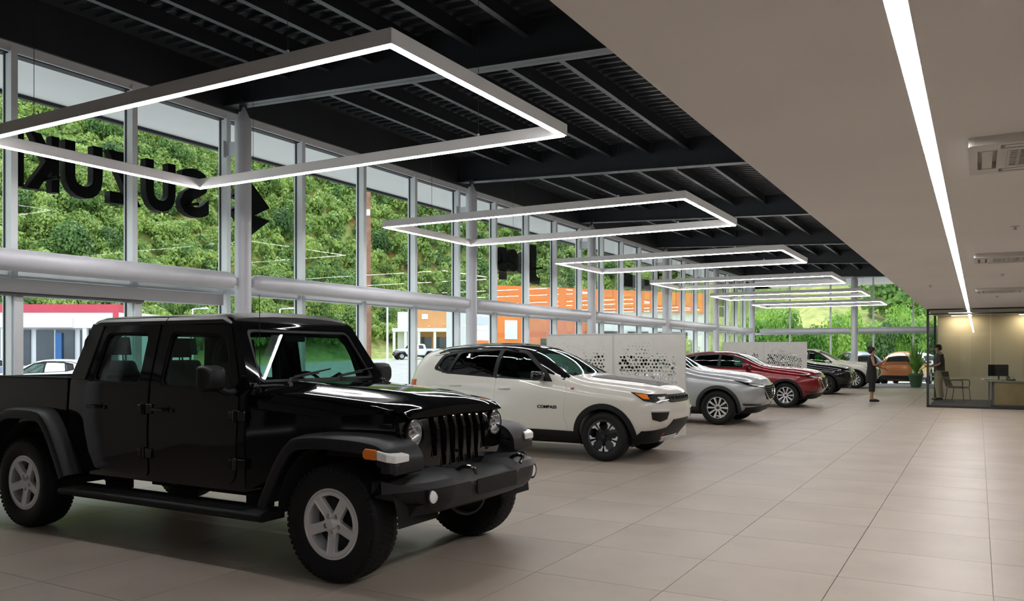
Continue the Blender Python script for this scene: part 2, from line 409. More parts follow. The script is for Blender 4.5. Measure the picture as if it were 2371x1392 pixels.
# ---- hanging rectangular light frames
fix_m = mat('brushed_light_housing', (.80,.78,.79), .45, .0, .03, 4)
led = emis('led_diffuser', (1,.985,.97), LED)
def frame_light(y0, lab):
    x0, x1, z, D, Wd, L = -8.3, -3.31, 3.52, .105, .066, 2.62
    e = empty('pendant_light', ((x0+x1)/2, y0+L/2, z)); tag(e, lab, 'pendant light', 'rectangular light frames in a row')
    hx, hy = (x1-x0)/2, L/2
    O = [(-hx,-hy),(hx,-hy),(hx,hy),(-hx,hy)]; I = [(-hx+Wd,-hy+Wd),(hx-Wd,-hy+Wd),(hx-Wd,hy-Wd),(-hx+Wd,hy-Wd)]
    m = MB(); m.prism(O, lambda u,v,w: (u,v,w), .0, D, [I]); m.build('housing', fix_m, e, bevel=.003)
    q = .0195; O2 = [(-hx+q,-hy+q),(hx-q,-hy+q),(hx-q,hy-q),(-hx+q,hy-q)]; I2 = [(-hx+Wd-q,-hy+Wd-q),(hx-Wd+q,-hy+Wd-q),(hx-Wd+q,hy-Wd+q),(-hx+Wd-q,hy-Wd+q)]
    MB().prism(O2, lambda u,v,w: (u,v,w), -.012, .002, [I2]).build('diffuser', led, e)
    for sx in (-.62, .62):
        for sy in (-1, 1):
            xx, yy = sx*hx, sy*(hy-Wd/2); top = rz(e.location.x+xx)+.55-z
            MB().tube([(xx,yy,D),(xx,yy,top)], .0028, 5).build('wire', gasket, e)
            MB().cyl((xx,yy,D+.015), .012, .03, 8).build('wire_grip', fix_m, e)
    return e
wh = ['above the black pickup', 'above the white crossover', 'above the silver crossover', 'above the red crossover', 'above the black crossover', 'above the beige crossover']
for k in range(6): frame_light(4.24+6.15*k, 'rectangular hanging LED light frame '+wh[k])
# ---- slot light in the soffit
e = empty('slot_light', ((SLX0+SLX1)/2, 0, SOFZ), 0, 'long recessed white LED slot light in the soffit', 'ceiling light')
MB().box(-.037, .037, BACKY+.05, OFY-.02, .004, .02).build('diffuser', led, e)
b = MB(); b.box(-.044, -.0365, BACKY+.05, OFY-.02, -.003, .05); b.box(.0365, .044, BACKY+.05, OFY-.02, -.003, .05); b.build('trim_rail', fix_m, e)
# ================================================================== vehicle kit
rubber = mat('tyre_rubber', (.008,.008,.009), .6, 0, .15, 20, .1, spec=.25)
tread_m = mat('tread_rubber', (.010,.010,.011), .7, 0, .2, 30, .2, spec=.2)
plast = mat('black_trim_plastic', (.009,.009,.010), .5, 0, .12, 40, .12, bscale=300, spec=.25)
plast_g = mat('grained_grey_plastic', (.015,.015,.017), .42, 0, .1, 40, .12, bscale=300, spec=.28)
gloss_blk = mat('gloss_black_trim', (.006,.006,.007), .12, 0, coat=.5)
void = mat('dark_cavity', (.005,.005,.005), .9)
alloy = mat('silver_alloy', (.74,.74,.76), .30, .45)
alloy_d = mat('dark_alloy', (.05,.05,.055), .3, .6)
chrome = mat('chrome', (.75,.75,.77), .08, 1)
lens_clear = glass('lamp_lens', (.96,.97,.98), 0, 1.5)
reflector = mat('lamp_reflector', (.80,.82,.85), .22, .85)
amber = mat('amber_lens', (.85,.22,.02), .2, 0, coat=.5)
red_lens = mat('red_lens', (.45,.012,.02), .15, 0, coat=.6)
white_lens = mat('white_lens', (.80,.80,.80), .2, 0, coat=.4)
auto_glass = glass('auto_glass', (.60,.74,.70), 0, 1.5)
privacy = glass('privacy_glass', (.10,.12,.12), 0, 1.5)
seat_m = mat('seat_cloth', (.025,.025,.027), .85, 0, .15, 30, .1)
trim_in = mat('cabin_trim', (.018,.018,.02), .7, 0, .1, 10)
def bvh_of(me):
    bm = bmesh.new(); bm.from_mesh(me); t = BVHTree.FromBMesh(bm); bm.free(); return t
def patch(bvh, poly, d, t=.004, inset=.0, step=.05, holes=(), lift=0.0, flat_n=False, miss=None):
    """lay a polygon (approximate 3-D points) on a surface: shoot every grid point along -d onto it, give it thickness t"""
    d = Vector(d).normalized(); up = Vector((0,0,1)) if abs(d.z) < .9 else Vector((1,0,0))
    U = up.cross(d).normalized(); V = d.cross(U).normalized()
    to2 = lambda p: (Vector(p).dot(U), Vector(p).dot(V))
    vs, fs, loops = flat([to2(p) for p in poly], [[to2(p) for p in h] for h in holes], step)
    o3 = []; nn = []; bad = set()
    for i, (u, v) in enumerate(vs):
        o = U*u+V*v+d*6; h = bvh.ray_cast(o, -d)
        if h[0] is None: bad.add(i); o3.append(None); nn.append(d)
        else:
            nv = h[1] if h[1].dot(d) > 0 else -h[1]
            o3.append(h[0]); nn.append(d if flat_n else nv)
    if bad:
        good = [i for i in range(len(vs)) if i not in bad]
        if not good: return MB()
        for i in bad:
            j = min(good, key=lambda g: (vs[g][0]-vs[i][0])**2+(vs[g][1]-vs[i][1])**2)
            o3[i] = U*vs[i][0]+V*vs[i][1]+d*(o3[j].dot(d)); nn[i] = nn[j]
    n = len(vs)
    out = [p+q*(t+lift) for p, q in zip(o3, nn)] + [p+q*(lift-inset) for p, q in zip(o3, nn)]
    F = [tuple(f) for f in fs]+[tuple(i+n for i in reversed(f)) for f in fs]+[(b, a, a+n, b+n) for a, b in loops]
    return MB().add(out, F)
def mirror(mb):
    m = MB(); m.v = [(x, -y, z) for x, y, z in mb.v]; m.f = [tuple(reversed(f)) for f in mb.f]; return m
def arc_band(cx, cz, r0, r1, a0, a1, n=28, y=-1):
    o = [(cx+r1*math.cos(a0+(a1-a0)*i/n), y, cz+r1*math.sin(a0+(a1-a0)*i/n)) for i in range(n+1)]
    q = [(cx+r0*math.cos(a1+(a0-a1)*i/n), y, cz+r0*math.sin(a1+(a0-a1)*i/n)) for i in range(n+1)]
    return o+q
def ribbon(path, w):
    """closed outline of a thin strip along a polyline in the x-z plane"""
    P = [Vector((p[0], p[1])) for p in path]; L = []; Rr = []
    for i, p in enumerate(P):
        d = (P[min(i+1,len(P)-1)]-P[max(i-1,0)]).normalized(); q = Vector((-d.y, d.x))*w/2
        L.append(p+q); Rr.append(p-q)
    return [tuple(p) for p in L+Rr[::-1]]
def make_tyre(r, wd, rim_r, name='tyre', lugs=0, lug_h=.008):
    h = wd/2
    prof = [(rim_r-.012,-h*.80),(rim_r+.004,-h*.86),(rim_r+.03,-h*.98),(rim_r+(r-rim_r)*.55,-h*1.04),(r-.035,-h*.97),(r-.012,-h*.88),(r-.003,-h*.70),
            (r,-h*.3),(r,h*.3),(r-.003,h*.70),(r-.012,h*.88),(r-.035,h*.97),(rim_r+(r-rim_r)*.55,h*1.04),(rim_r+.03,h*.98),(rim_r+.004,h*.86),(rim_r-.012,h*.80)]
    me = MB().lathe(prof, 56, 'y', closed=True).mesh(name); me.materials.append(rubber); sm(me, 50); tr = None
    if lugs:
        m = MB()
        for k in range(lugs):
            a = 2*PI*k/lugs
            for (y0, y1, da, rr) in ((-h*.99,-h*.45,0,.0), (h*.45,h*.99,.5,.0), (-h*.38,-h*.04,.5,.0), (h*.04,h*.38,0,.0)):
                aa = a+da*2*PI/lugs; wA = .62*PI/lugs
                pts = []
                for q in (-1, 1):
                    for yy in (y0, y1):
                        for R_ in (r-.02, r+lug_h):
                            rad = R_-(.016 if abs(yy) > h*.9 else 0)
                            t = aa+q*wA+(.15*wA if yy == y0 else -.15*wA); pts.append((rad*math.cos(t), yy, rad*math.sin(t)))
                m.add(pts, [(0,1,3,2),(4,6,7,5),(0,4,5,1),(2,3,7,6),(1,5,7,3),(0,2,6,4)])
        tr = m.mesh('tread'); tr.materials.append(tread_m)
    return me, tr
def wheel_set(car, pts, r, wd, rim_r, rim_parts, lugs=0, lug_h=.008):
    """four wheels; rim_parts: list of (name, mesh) built with the outer face towards -y at y=-wd/2"""
    ty, tr = make_tyre(r, wd, rim_r, lugs=lugs, lug_h=lug_h)
    for k, (x, y) in enumerate(pts):
        o = link('wheel', ty, None, car); o.location = (x, y, r)
        o.rotation_euler = (0, random.uniform(-.5,.5)*0, 0 if y < 0 else PI)
        if tr: link('tread', tr, None, o)
        for nm, me in rim_parts: link(nm, me, None, o)
def barrel(rim_r, wd, name='rim_barrel', m=None):
    h = wd/2
    me = MB().lathe([(rim_r,-h*.84),(rim_r+.006,-h*.88),(rim_r-.008,-h*.90),(rim_r-.018,-h*.80),(rim_r-.03,-h*.3),(rim_r-.03,h*.7),(rim_r,h*.84)], 48, 'y', closed=True).mesh(name)
    me.materials.append(m or alloy); sm(me, 35); return me
def disc_plate(outer, holes, dish, y0, th, name, m, step=.03, bev=None):
    """wheel face: plate in x-z with holes, dished by dish(radius); outer face at y0 looking to -y"""
    fn = lambda u, v, w: (u, y0+dish(math.hypot(u, v))+(0 if w > .5 else th), v)
    me = MB().prism(outer, fn, 0, 1, holes, step).mesh(name); me.materials.append(m); sm(me, 30); return me
def rot2(pts, a): return [(x*math.cos(a)-y*math.sin(a), x*math.sin(a)+y*math.cos(a)) for x, y in pts]
def seats(car, rows, w=.25, m=None):
    for (x, y, z, hr) in rows:
        s = MB()
        s.loft([[(x-.02+a*.24, y+b*w, z+c) for a, b in ((-1,-1),(1,-1),(1,1),(-1,1))] for c in (-.10, .02)])
        s.loft([[(x-.26-c*.28+a*.055, y+b*w*(1-.12*c), z+c*.56) for a, b in ((-1,-1),(1,-1),(1,1),(-1,1))] for c in (0, .35, .7, 1)])
        o = s.build('seat', m or seat_m, car, bevel=.03, seg=3)
        if hr:
            q = MB(); q.loft([[(x-.26-.20-dz*.2+a*.045, y+b*w*.52, z+.58+dz) for a, b in ((-1,-1),(1,-1),(1,1),(-1,1))] for dz in (.03, .10, .19)])
            q.tube([(x-.44,y-.06,z+.5),(x-.46,y-.06,z+.64)], .007, 6); q.tube([(x-.44,y+.06,z+.5),(x-.46,y+.06,z+.64)], .007, 6)
            q.build('headrest', m or seat_m, o, bevel=.02, seg=3)
def steering(car, x, y, z, m=None):
    M = MB(); c = Vector((x, y, z)); ax = Vector((.9, 0, .42)).normalized(); a = Vector((0,1,0)); b = ax.cross(a)
    M.tube([c+(a*math.cos(t)+b*math.sin(t))*.185 for t in [2*PI*i/24 for i in range(25)]], .014, 8)
    M.tube([c-a*.18, c+a*.18], .016, 6); M.tube([c, c-b*.18], .014, 6); M.tube([c, c+ax*.35], .03, 8); M.sph(c, (.03,.06,.06), 10, 6)
    M.build('steering_wheel', trim_in, car, smooth=True)
# ================================================================== the black pickup
def make_truck():
    T = empty('pickup_truck', (-3.685, 4.985, 0), 0, 'black four-door pickup truck with silver five-spoke wheels and black fender flares', 'pickup truck')
    paint = mat('black_paint', (.004,.004,.005), .05, 0, spec=.5)
    top_m = mat('hardtop_black', (.020,.020,.022), .38, 0, .1, 50, .08, bscale=300)
    def hw(z):
        if z < .9: return .775+.015*(z-.5)/.4
        if z < 1.26: return .79-.02*(z-.9)/.36
        return .77-.125*(z-1.26)/.52
    def cabfn(u, v, w): return (u, (2*w-1)*hw(v), v)
    out = [(-.93,.50),(-.93,1.20),(-.88,1.262),(-1.165,1.735),(-1.24,1.785),(-2.0,1.80),(-2.78,1.795),(-2.88,1.765),(-3.035,1.27),(-3.05,.50)]
    cab = MB().prism(rpoly(out, [0,.02,.01,.02,.05,.02,.05,.05,.0,0], 3), cabfn, 0, 1, (), (10, .18)).build('cab', paint, None)
    bv = cab.modifiers.new('b', 'BEVEL'); bv.width = .035; bv.segments = 4; bv.limit_method = 'ANGLE'; bv.angle_limit = R(55)
    bpy.context.view_layer.update(); me = evaluated(cab); cab.modifiers.clear(); cab.data = me
    bvh = bvh_of(me)
    inn = [(-.98,.62),(-.98,1.16),(-.96,1.24),(-1.215,1.68),(-1.27,1.735),(-2.0,1.745),(-2.76,1.74),(-2.82,1.72),(-2.96,1.27),(-2.97,.62)]
    cav = MB().prism(inn, lambda u,v,w: (u, (2*w-1)*(hw(v)-.055), v), 0, 1, (), (10,.18)).build('c', void)
    fw = rpoly([(-1.875,1.245),(-1.05,1.235),(-1.225,1.65),(-1.85,1.675)], [.07,.05,.06,.06], 5)
    rw = rpoly([(-2.735,1.27),(-2.12,1.255),(-2.12,1.675),(-2.66,1.675)], [.06,.06,.06,.07], 5)
    cut = [cav]
    for p in (fw, rw): cut.append(MB().prism(p, lambda u,v,w: (u, 2.4*(w-.5), v), 0, 1).build('c', void))
    # windshield: plane through base and top
    A = Vector((-.88,0,1.262)); B = Vector((-1.165,0,1.735)); V = (B-A).normalized(); N = Vector((V.z,0,-V.x)); LL = (B-A).length
    ws = rpoly([(-.655,.035),(.655,.035),(.575,LL-.045),(-.575,LL-.045)], .06, 5)
    wfn = lambda u,v,w: tuple(A+V*v+Vector((0,1,0))*u+N*w)
    cut.append(MB().prism(ws, wfn, -.14, .2).build('c', void))
    A2 = Vector((-3.035,0,1.27)); B2 = Vector((-2.88,0,1.765)); V2 = (B2-A2).normalized(); N2 = Vector((-V2.z,0,V2.x)); 
    rg = rpoly([(-.60,.06),(.60,.06),(.52,.43),(-.52,.43)], .06, 5); rfn = lambda u,v,w: tuple(A2+V2*v+Vector((0,1,0))*u+N2*w)
    cut.append(MB().prism(rg, rfn, -.14, .2).build('c', void))
    boolean(cab, cut); cab.parent = T; sm(cab.data, 30)
    MB().prism(ws, wfn, -.030, -.024).build('windshield', auto_glass, T)
    MB().prism(rg, rfn, -.030, -.024).build('rear_window', auto_glass, T)
    # windscreen surround seal
    i2 = rpoly([(-.63,.06),(.63,.06),(.55,LL-.07),(-.55,LL-.07)], .05, 5)
    MB().prism(ws, wfn, -.022, -.008, [i2]).build('windshield_seal', plast, T)
    side = lambda m: (m, mirror(m))
    # doors: panel proud of the body, window frame, glass, handle, hinges
    def door(poly, win, nm, hx, hinges, gl):
        for s in (0, 1):
            m = patch(bvh, [(u,-1,v) for u, v in poly], (0,-1,0), .010, .0, .09, [[(u,-1,v) for u, v in win]])
            d = (mirror(m) if s else m).build(nm, paint, T, smooth=25, bevel=.004)
            sg = -1 if s else 1
            g = patch(bvh, [(u,-1,v) for u, v in win], (0,-1,0), -.010, .016, .2); (mirror(g) if s else g).build('side_window', gl, d)
            iw = [( .965*(u-sum(p[0] for p in win)/len(win))+sum(p[0] for p in win)/len(win), .93*(v-sum(p[1] for p in win)/len(win))+sum(p[1] for p in win)/len(win)) for u, v in win]
            q = patch(bvh, [(u,-1,v) for u, v in win], (0,-1,0), .004, .008, .2, [[(u,-1,v) for u, v in iw]]); (mirror(q) if s else q).build('window_seal', plast, d)
            y = -(hw(1.06)+.012)
            h = MB(); h.tube([(hx-.085,y,1.065),(hx-.06,y-.034,1.068),(hx+.06,y-.034,1.068),(hx+.085,y,1.065)], [.014,.016,.016,.014], 8, sq=(1,.8)); h.cyl((hx+.125,y-.004,1.065), .017, .012, 12, 'y')
            (mirror(h) if s else h).build('door_handle', paint, d, smooth=True)
            b = MB().prism(rrect(hx-.10, hx+.10, 1.035, 1.10, .03), lambda u,v,w: (u, y+.006-.006*w, v), 0, 1); (mirror(b) if s else b).build('handle_recess', paint, d)
            for (xx, zz) in hinges:
                y2 = -(hw(zz)+.008); q = MB(); q.tube([(xx,y2-.018,zz-.045),(xx,y2-.018,zz+.045)], .016, 10)
                q.box(xx+.0, xx+.095, y2-.018, y2+.004, zz-.038, zz+.038); q.box(xx-.075, xx, y2-.016, y2+.004, zz-.03, zz+.03)
                (mirror(q) if s else q).build('hinge', paint, d, bevel=.006)
    fd = rpoly([(-1.975,.535),(-1.02,.535),(-.99,1.16),(-.985,1.262),(-1.19,1.715),(-1.975,1.74)], [.05,.12,.05,.03,.04,.03], 4)
    rd = rpoly([(-2.72,.56),(-2.00,.535),(-2.00,1.742),(-2.70,1.742),(-2.80,1.26),(-2.86,1.10),(-2.80,.88)], [.08,.05,.03,.05,.05,.08,.10], 5)
    door(fd, fw, 'front_door', -1.83, [(-1.0,.70),(-1.0,1.05)], auto_glass)
    door(rd, rw, 'rear_door', -2.66, [(-2.03,.72),(-2.03,1.07)], auto_glass)
    # rear-quarter hardtop panels and roof
    q = rpoly([(-3.03,1.285),(-2.83,1.285),(-2.73,1.73),(-2.885,1.755)], .02, 3)
    m = patch(bvh, [(u,-1,v) for u, v in q], (0,-1,0), .012, 0, .1)
    for k in side(m): k.build('hardtop_quarter', top_m, T, smooth=25, bevel=.005)
    def roof(x0, x1, nm):
        rows = []
        for i in range(9):
            x = x0+(x1-x0)*i/8; half = []
            e = max(0, (x-(-1.30))/.10) if x > -1.30 else 0; e2 = max(0, (-2.78-x)/.12)
            dz = -.035*e*e-.04*e2*e2
            for y, z in ((.668,1.735),(.668,1.765),(.645,1.79),(.60,1.806),(.45,1.822),(.25,1.833),(0,1.837)): half.append((y, z+dz*(1 if z > 1.75 else .3)))
            full = [(x,-y,z) for y, z in half]+[(x,y,z) for y, z in half[::-1][1:]]
            rows.append(full+[(x,.6,1.735),(x,-.6,1.735)])
        MB().loft(rows).build(nm, top_m, T, smooth=35)
    roof(-1.195, -1.925, 'roof_panel'); roof(-1.937, -2.90, 'roof_panel')
    # inside: dash, seats, wheel, roll bars
    MB().loft([[(-.99,y*.70,.80) for y in (-1,1)]+[(-.99,y*.70,1.22) for y in (1,-1)], [(-1.25,y*.70,.85) for y in (-1,1)]+[(-1.20,y*.70,1.19) for y in (1,-1)]]).build('dashboard', trim_in, T, bevel=.03)
    seats(T, [(-1.75,-.36,.86,1),(-1.75,.36,.86,1),(-2.55,-.36,.88,1),(-2.55,.36,.88,1)], .25)
    steering(T, -1.36, .37, 1.17)
    rb = MB()
    for s in (-1, 1):
        rb.tube(smooth_path([(-1.03,s*.66,1.2),(-1.25,s*.60,1.66),(-2.0,s*.57,1.70),(-2.7,s*.57,1.66),(-2.88,s*.60,1.2)], 5), .032, 8)
        rb.tube([(-2.05,s*.66,.7),(-2.03,s*.58,1.69)], .038, 8)
    rb.tube([(-2.03,-.58,1.69),(-2.03,.58,1.69)], .032, 8); rb.build('roll_bar', trim_in, T, smooth=True)
    MB().box(-1.22, -1.20, -.12, .12, 1.60, 1.66).build('rear_view_mirror', trim_in, T, bevel=.01)
    # cowl, hood, engine bay sides
    hs = []
    for x, w_, z in ((-.915,.715,1.238),(-.86,.715,1.245),(-.6,.70,1.232),(-.2,.668,1.202),(.15,.645,1.17),(.30,.63,1.152),(.385,.61,1.130),(.41,.60,1.105)):
        bul = min(1, max(0, (.40-x)/.25))*.028; bx = .34+.05*(.4-x)
        dp = .150-.115*min(1, max(0, (x+.05)/.35)); half = [(w_,z-dp),(w_,z-min(.05,dp*.7)),(w_-.012,z-.022),(w_-.06,z),(bx+.05,z+.014),(bx,z+.016+bul),(.2,z+.022+bul),(0,z+.026+bul)]
        hs.append([(x,-y,q) for y, q in half]+[(x,y,q) for y, q in half[::-1][1:]]+[(x,w_-.05,z-dp),(x,-w_+.05,z-dp)])
    MB().loft(hs).build('hood', paint, T, smooth=32)
    eb = MB().loft([[(x,-w_,z0),(x,-w_,z1),(x,w_,z1),(x,w_,z0)] for x, w_, z0, z1 in ((-.95,.775,.52,1.20),(-.90,.755,.52,1.10),(-.3,.69,.80,1.06),(.2,.645,.80,1.10),(.345,.615,.70,1.09))])
    eb.build('fender_side', paint, T, smooth=20)
    cw = MB().loft([[(-.97,-.70,1.20),(-.97,-.70,1.262),(-.97,.70,1.262),(-.97,.70,1.20)],[(-.905,-.70,1.20),(-.905,-.70,1.256),(-.905,.70,1.256),(-.905,.70,1.20)]])
    cw.build('cowl', plast, T, bevel=.006)
    for s in (-1, 1):   # hood latches, windshield hinges
        h = MB(); h.box(.20, .26, s*.60-.03, s*.60+.03, 1.02, 1.12); h.box(.17, .29, s*.625-.02, s*.625+.02, 1.00, 1.035); h.build('hood_latch', plast, T, bevel=.008)
        h = MB(); h.box(-.95, -.86, s*.735-.02, s*.735+.02, 1.20, 1.29); h.build('windshield_hinge', paint, T, bevel=.01)
    for y0, y1 in ((-.42,-.02),(.12,.52)):
        p = [A+V*.0+Vector((.02,y0,.01)), A+V*.05+Vector((.012,y0+.06,.01)), A+V*.10+Vector((.01,y1,.0))]
        m = MB().tube([p[0],p[1]], .010, 6); m.tube([p[1],p[2]], .006, 6); m.tube([A+V*.075+Vector((.004,y0+.12,.0)),A+V*.135+Vector((.004,y1+.16,.0))], .007, 6); m.build('wiper', plast, T)
    m = MB().tube([(-.86,-.70,1.20),(-.86,-.70,1.25)], .010, 8); m.tube([(-.86,-.70,1.24),(-.86,-.705,1.93)], .0028, 6); m.build('antenna', plast, T)
    # grille with seven slots
    gx = lambda y, z: .425-max(0, z-.97)*.33-.10*y*y
    half = [(0,.69),(.50,.69),(.59,.76),(.645,.86),(.66,.97),(.645,1.06),(.60,1.115),(.44,1.132),(0,1.14)]
    G = rpoly([(-y,z) for y, z in half[::-1][1:-1]][::-1]+[(y,z) for y, z in half], .03, 2)
    G = [(-y, z) for y, z in half[1:-1]]; G = [(y,z) for y, z in half[1:-1]]+[(0,1.132)]+[(-y,z) for y, z in half[1:-1][::-1]]
    slots = [rpoly([(k*.106-.030,.715 if abs(k)<3 else .79),(k*.106+.030,.715 if abs(k)<3 else .79),(k*.108+.041,1.10),(k*.108-.041,1.10)], [.015,.015,.03,.03], 4) for k in range(-3, 4)]
    lamps = [circ(s*.525, .965, .100, 28) for s in (-1, 1)]
    sig = [circ(s*.50, .80, .030, 14) for s in (-1, 1)]
    m = MB().prism(rpoly(G, .035, 3), lambda u,v,w: (gx(u,v)+.035*w-.035, u, v), 0, 1, slots+lamps, (.2,.07))
    g = m.build('grille', paint, T, smooth=22, bevel=.006)
    for k, sl in enumerate(slots):
        c = (sum(p[0] for p in sl)/len(sl), sum(p[1] for p in sl)/len(sl)); i3 = [(c[0]+(u-c[0])*.80, c[1]+(v-c[1])*.955) for u, v in sl]
        MB().prism(sl, lambda u,v,w: (gx(u,v)-.03+.036*w, u, v), 0, 1, [i3]).build('slot_surround', gloss_blk, g, smooth=30)
    mm = MB()
    for k in range(13): mm.box(.355, .36, -.42, .42, .72+k*.028, .724+k*.028)
    for k in range(-14, 15): mm.box(.358, .362, k*.028-.0015, k*.028+.0015, .73, 1.095)
    mm.build('grille_mesh', plast, g); MB().box(.25, .33, -.45, .45, .72, 1.05).build('radiator', void, g)
    for s in (-1, 1):
        x0 = gx(.525,.965)
        h = MB().lathe([(.098,.005),(.098,-.03),(.092,-.035),(.090,.008)], 28, 'x', (x0,s*.525,.965), closed=True).build('headlight', gloss_blk, T, smooth=30)
        MB().lathe([(.090,-.004),(.080,-.035),(.05,-.06),(.004,-.066),(.004,-.070),(.052,-.065),(.084,-.038),(.094,-.006)], 28, 'x', (x0,s*.525,.965), closed=True).build('reflector', reflector, h, smooth=True)
        MB().lathe([(.028,-.05),(.028,-.012),(.01,-.008)], 14, 'x', (x0,s*.525,.965)).build('bulb_shield', chrome, h, smooth=True)
        MB().lathe([(.090,-.002),(.075,.012),(.045,.021),(.008,.025)], 28, 'x', (x0,s*.525,.965)).build('lens', lens_clear, h, smooth=True)
    # fender flares
    def flare(path, y_in, y_out, nm, mt, lip=.075):
        P = smooth_path([(x, 0, z) for x, z in path], 5); n = len(P)
        secs = []
        cxz = Vector((sum(p.x for p in P)/n, 0, .40))
        for i, p in enumerate(P):
            d = (P[min(i+1,n-1)]-P[max(i-1,0)]).normalized(); nn = Vector((d.z, 0, -d.x))
            if nn.dot(p-cxz) < 0: nn = -nn
            prof = [(y_in,.0),(y_out-.10,.0),(y_out-.035,-.008),(y_out-.008,-.022),(y_out,-.045),(y_out-.006,-lip-.02),(y_out-.025,-lip-.022),(y_out-.035,-.055),(y_out-.11,-.03),(y_in,-.03)]
            secs.append([p+nn*q+Vector((0,-y,0)) for y, q in prof])
        m = MB().loft(secs); out_ = []
        for k in (m, mirror(m)): out_.append(k.build(nm, mt, T, smooth=40))
        return out_
    ff = flare([(-.665,.47),(-.60,.60),(-.50,.78),(-.37,.925),(-.20,.965),(.10,.97),(.34,.955),(.455,.92),(.515,.855),(.53,.80),(.532,.755)], .60, .935, 'front_flare', plast_g)
    rf = flare([(-4.12,.55),(-4.06,.70),(-3.93,.92),(-3.80,1.01),(-3.65,1.035),(-3.35,1.035),(-3.20,1.0),(-3.07,.87),(-2.93,.64),(-2.86,.50)], .70, .935, 'rear_flare', plast_g)
    for s in (-1, 1):   # corner lamps in the front flare
        fl = ff[0 if s < 0 else 1]
        m = MB().loft([[(x,s*(.946 if q else .88),z) for q, z in ((0,z0),(1,z0),(1,z1),(0,z1))] for x, z0, z1 in ((.30,.850,.885),(.32,.835,.905),(.408,.835,.900))]); m.build('side_marker', amber, fl, bevel=.006)
        m = MB().loft([[(x,s*y1,z0),(x,s*(y1-.14),z0),(x,s*(y1-.14),z1),(x,s*y1,z1)] for x, y1, z0, z1 in ((.412,.948,.835,.898),(.49,.944,.825,.880),(.538,.905,.815,.865))]); m.build('daytime_lamp', white_lens, fl, bevel=.008)
        m = MB(); m.loft([[(x,s*y,z) for y, z in ((.62,z0),(.91,z0),(.91,z1),(.62,z1))] for x, z0, z1 in ((.38,.79,.83),(.528,.735,.815))]); m.build('flare_nose', plast_g, fl, bevel=.012)
    # inner wheel wells
    for xc in (0, -3.487):
        for s in (-1, 1):
            m = MB(); ring = []
            for i in range(17):
                t = PI*i/16; ring.append((xc+.52*math.cos(t), .40+.52*math.sin(t)))
            m.loft([[(x,s*y,z) for x, z in ring] for y in (.42,.86)], False, False); m.add([(x,s*.42,z) for x, z in ring], [tuple(range(len(ring)))]); m.build('wheel_well', void, T, smooth=True)
    # front bumper
    secs = []
    for y in (-.925,-.90,-.82,-.70,-.56,-.50,-.34,-.28,0,.28,.34,.50,.56,.70,.82,.90,.925):
        a = abs(y); end = max(0, (a-.56)/.365)
        xf = .735-.03*a-.27*end**1.6; zt = .725-(.04 if a < .31 else 0)-.03*end; zb = .50-.02*(1-end)+.10*end; xr = .36
        ch = .05 if a < .9 else .03
        secs.append([(xr,y,zb),(xr,y,zt),(xf-.10,y,zt),(xf-.02,y,zt-.03),(xf,y,zt-.075),(xf-.005,y,zb+.10),(xf-.03,y,zb+.05),(xf-.09,y,zb)])
    bp = MB().loft(secs).build('front_bumper', plast_g, T, smooth=28)
    MB().loft([[(.42,y,.46),(.42,y,.56),(.66-.25*max(0,abs(y)-.4),y,.53),(.60-.25*max(0,abs(y)-.4),y,.455)] for y in (-.74,-.5,0,.5,.74)]).build('bumper_valance', plast, bp, smooth=25)
    MB().prism(rrect(-.27,.27,.545,.655,.02), lambda u,v,w: (.728+.012*w, u, v), 0, 1).build('plate_recess', plast, bp, bevel=.004)
    for s in (-1, 1):
        f = MB().lathe([(.062,.0),(.062,.018),(.052,.02),(.05,0)], 20, 'x', (.640,s*.67,.59), closed=True).build('fog_lamp', plast, bp, smooth=30)
        MB().lathe([(.045,.0),(.045,.012),(.03,.020),(.006,.022)], 18, 'x', (.648,s*.67,.59)).build('lens', white_lens, f, smooth=True)
        MB().tube(smooth_path([(.60,s*.36,.70),(.68,s*.36,.745),(.745,s*.345,.74),(.75,s*.30,.70)], 4), .013, 8).build('tow_hook', gloss_blk, bp, smooth=True)
    # running boards
    for s in (-1, 1):
        m = MB().loft([[(x,s*y,z) for y, z in ((.70,.41),(.90,.40),(.935,.385),(.94,.36),(.92,.335),(.70,.335))] for x in (-2.95,-2.90,-.66,-.61)])
        b = m.build('running_board', plast, T, smooth=30, bevel=.008)
        for x in (-2.6,-1.8,-.95): MB().box(x-.03, x+.03, min(s*.5,s*.72), max(s*.5,s*.72), .36, .48).build('board_bracket', void, b)
        pm = MB()
        for k in range(9): pm.box(-2.75, -.80, min(s*(.74+k*.02),s*(.748+k*.02)), max(s*(.74+k*.02),s*(.748+k*.02)), .405, .411)
        pm.build('step_pad', tread_m, b)
    # underside: frame rails, axles, sill
    u = MB()
    for s in (-1, 1): u.box(-4.7, .45, s*.42-.04, s*.42+.04, .42, .56)
    u.box(-2.97, -1.0, -.74, .74, .50, .62); u.box(-2.6,-1.2,-.30,.30,.36,.5); u.build('chassis', void, T)
    for xa in (0, -3.487):
        a = MB(); a.cyl((xa,0,.39), .055, 1.4, 12, 'y'); a.sph((xa,.15 if xa == 0 else 0,.385), (.15,.17,.14), 12, 8); a.build('axle', void, T, smooth=True)
    MB().tube([(.16,-.62,.44),(.16,.62,.40)], .018, 8).build('tie_rod', void, T, smooth=True)
    MB().tube([(.44,-.62,.43),(.50,-.50,.425),(.50,-.40,.43)], .016, 8).build('tow_eye', alloy, T, smooth=True)
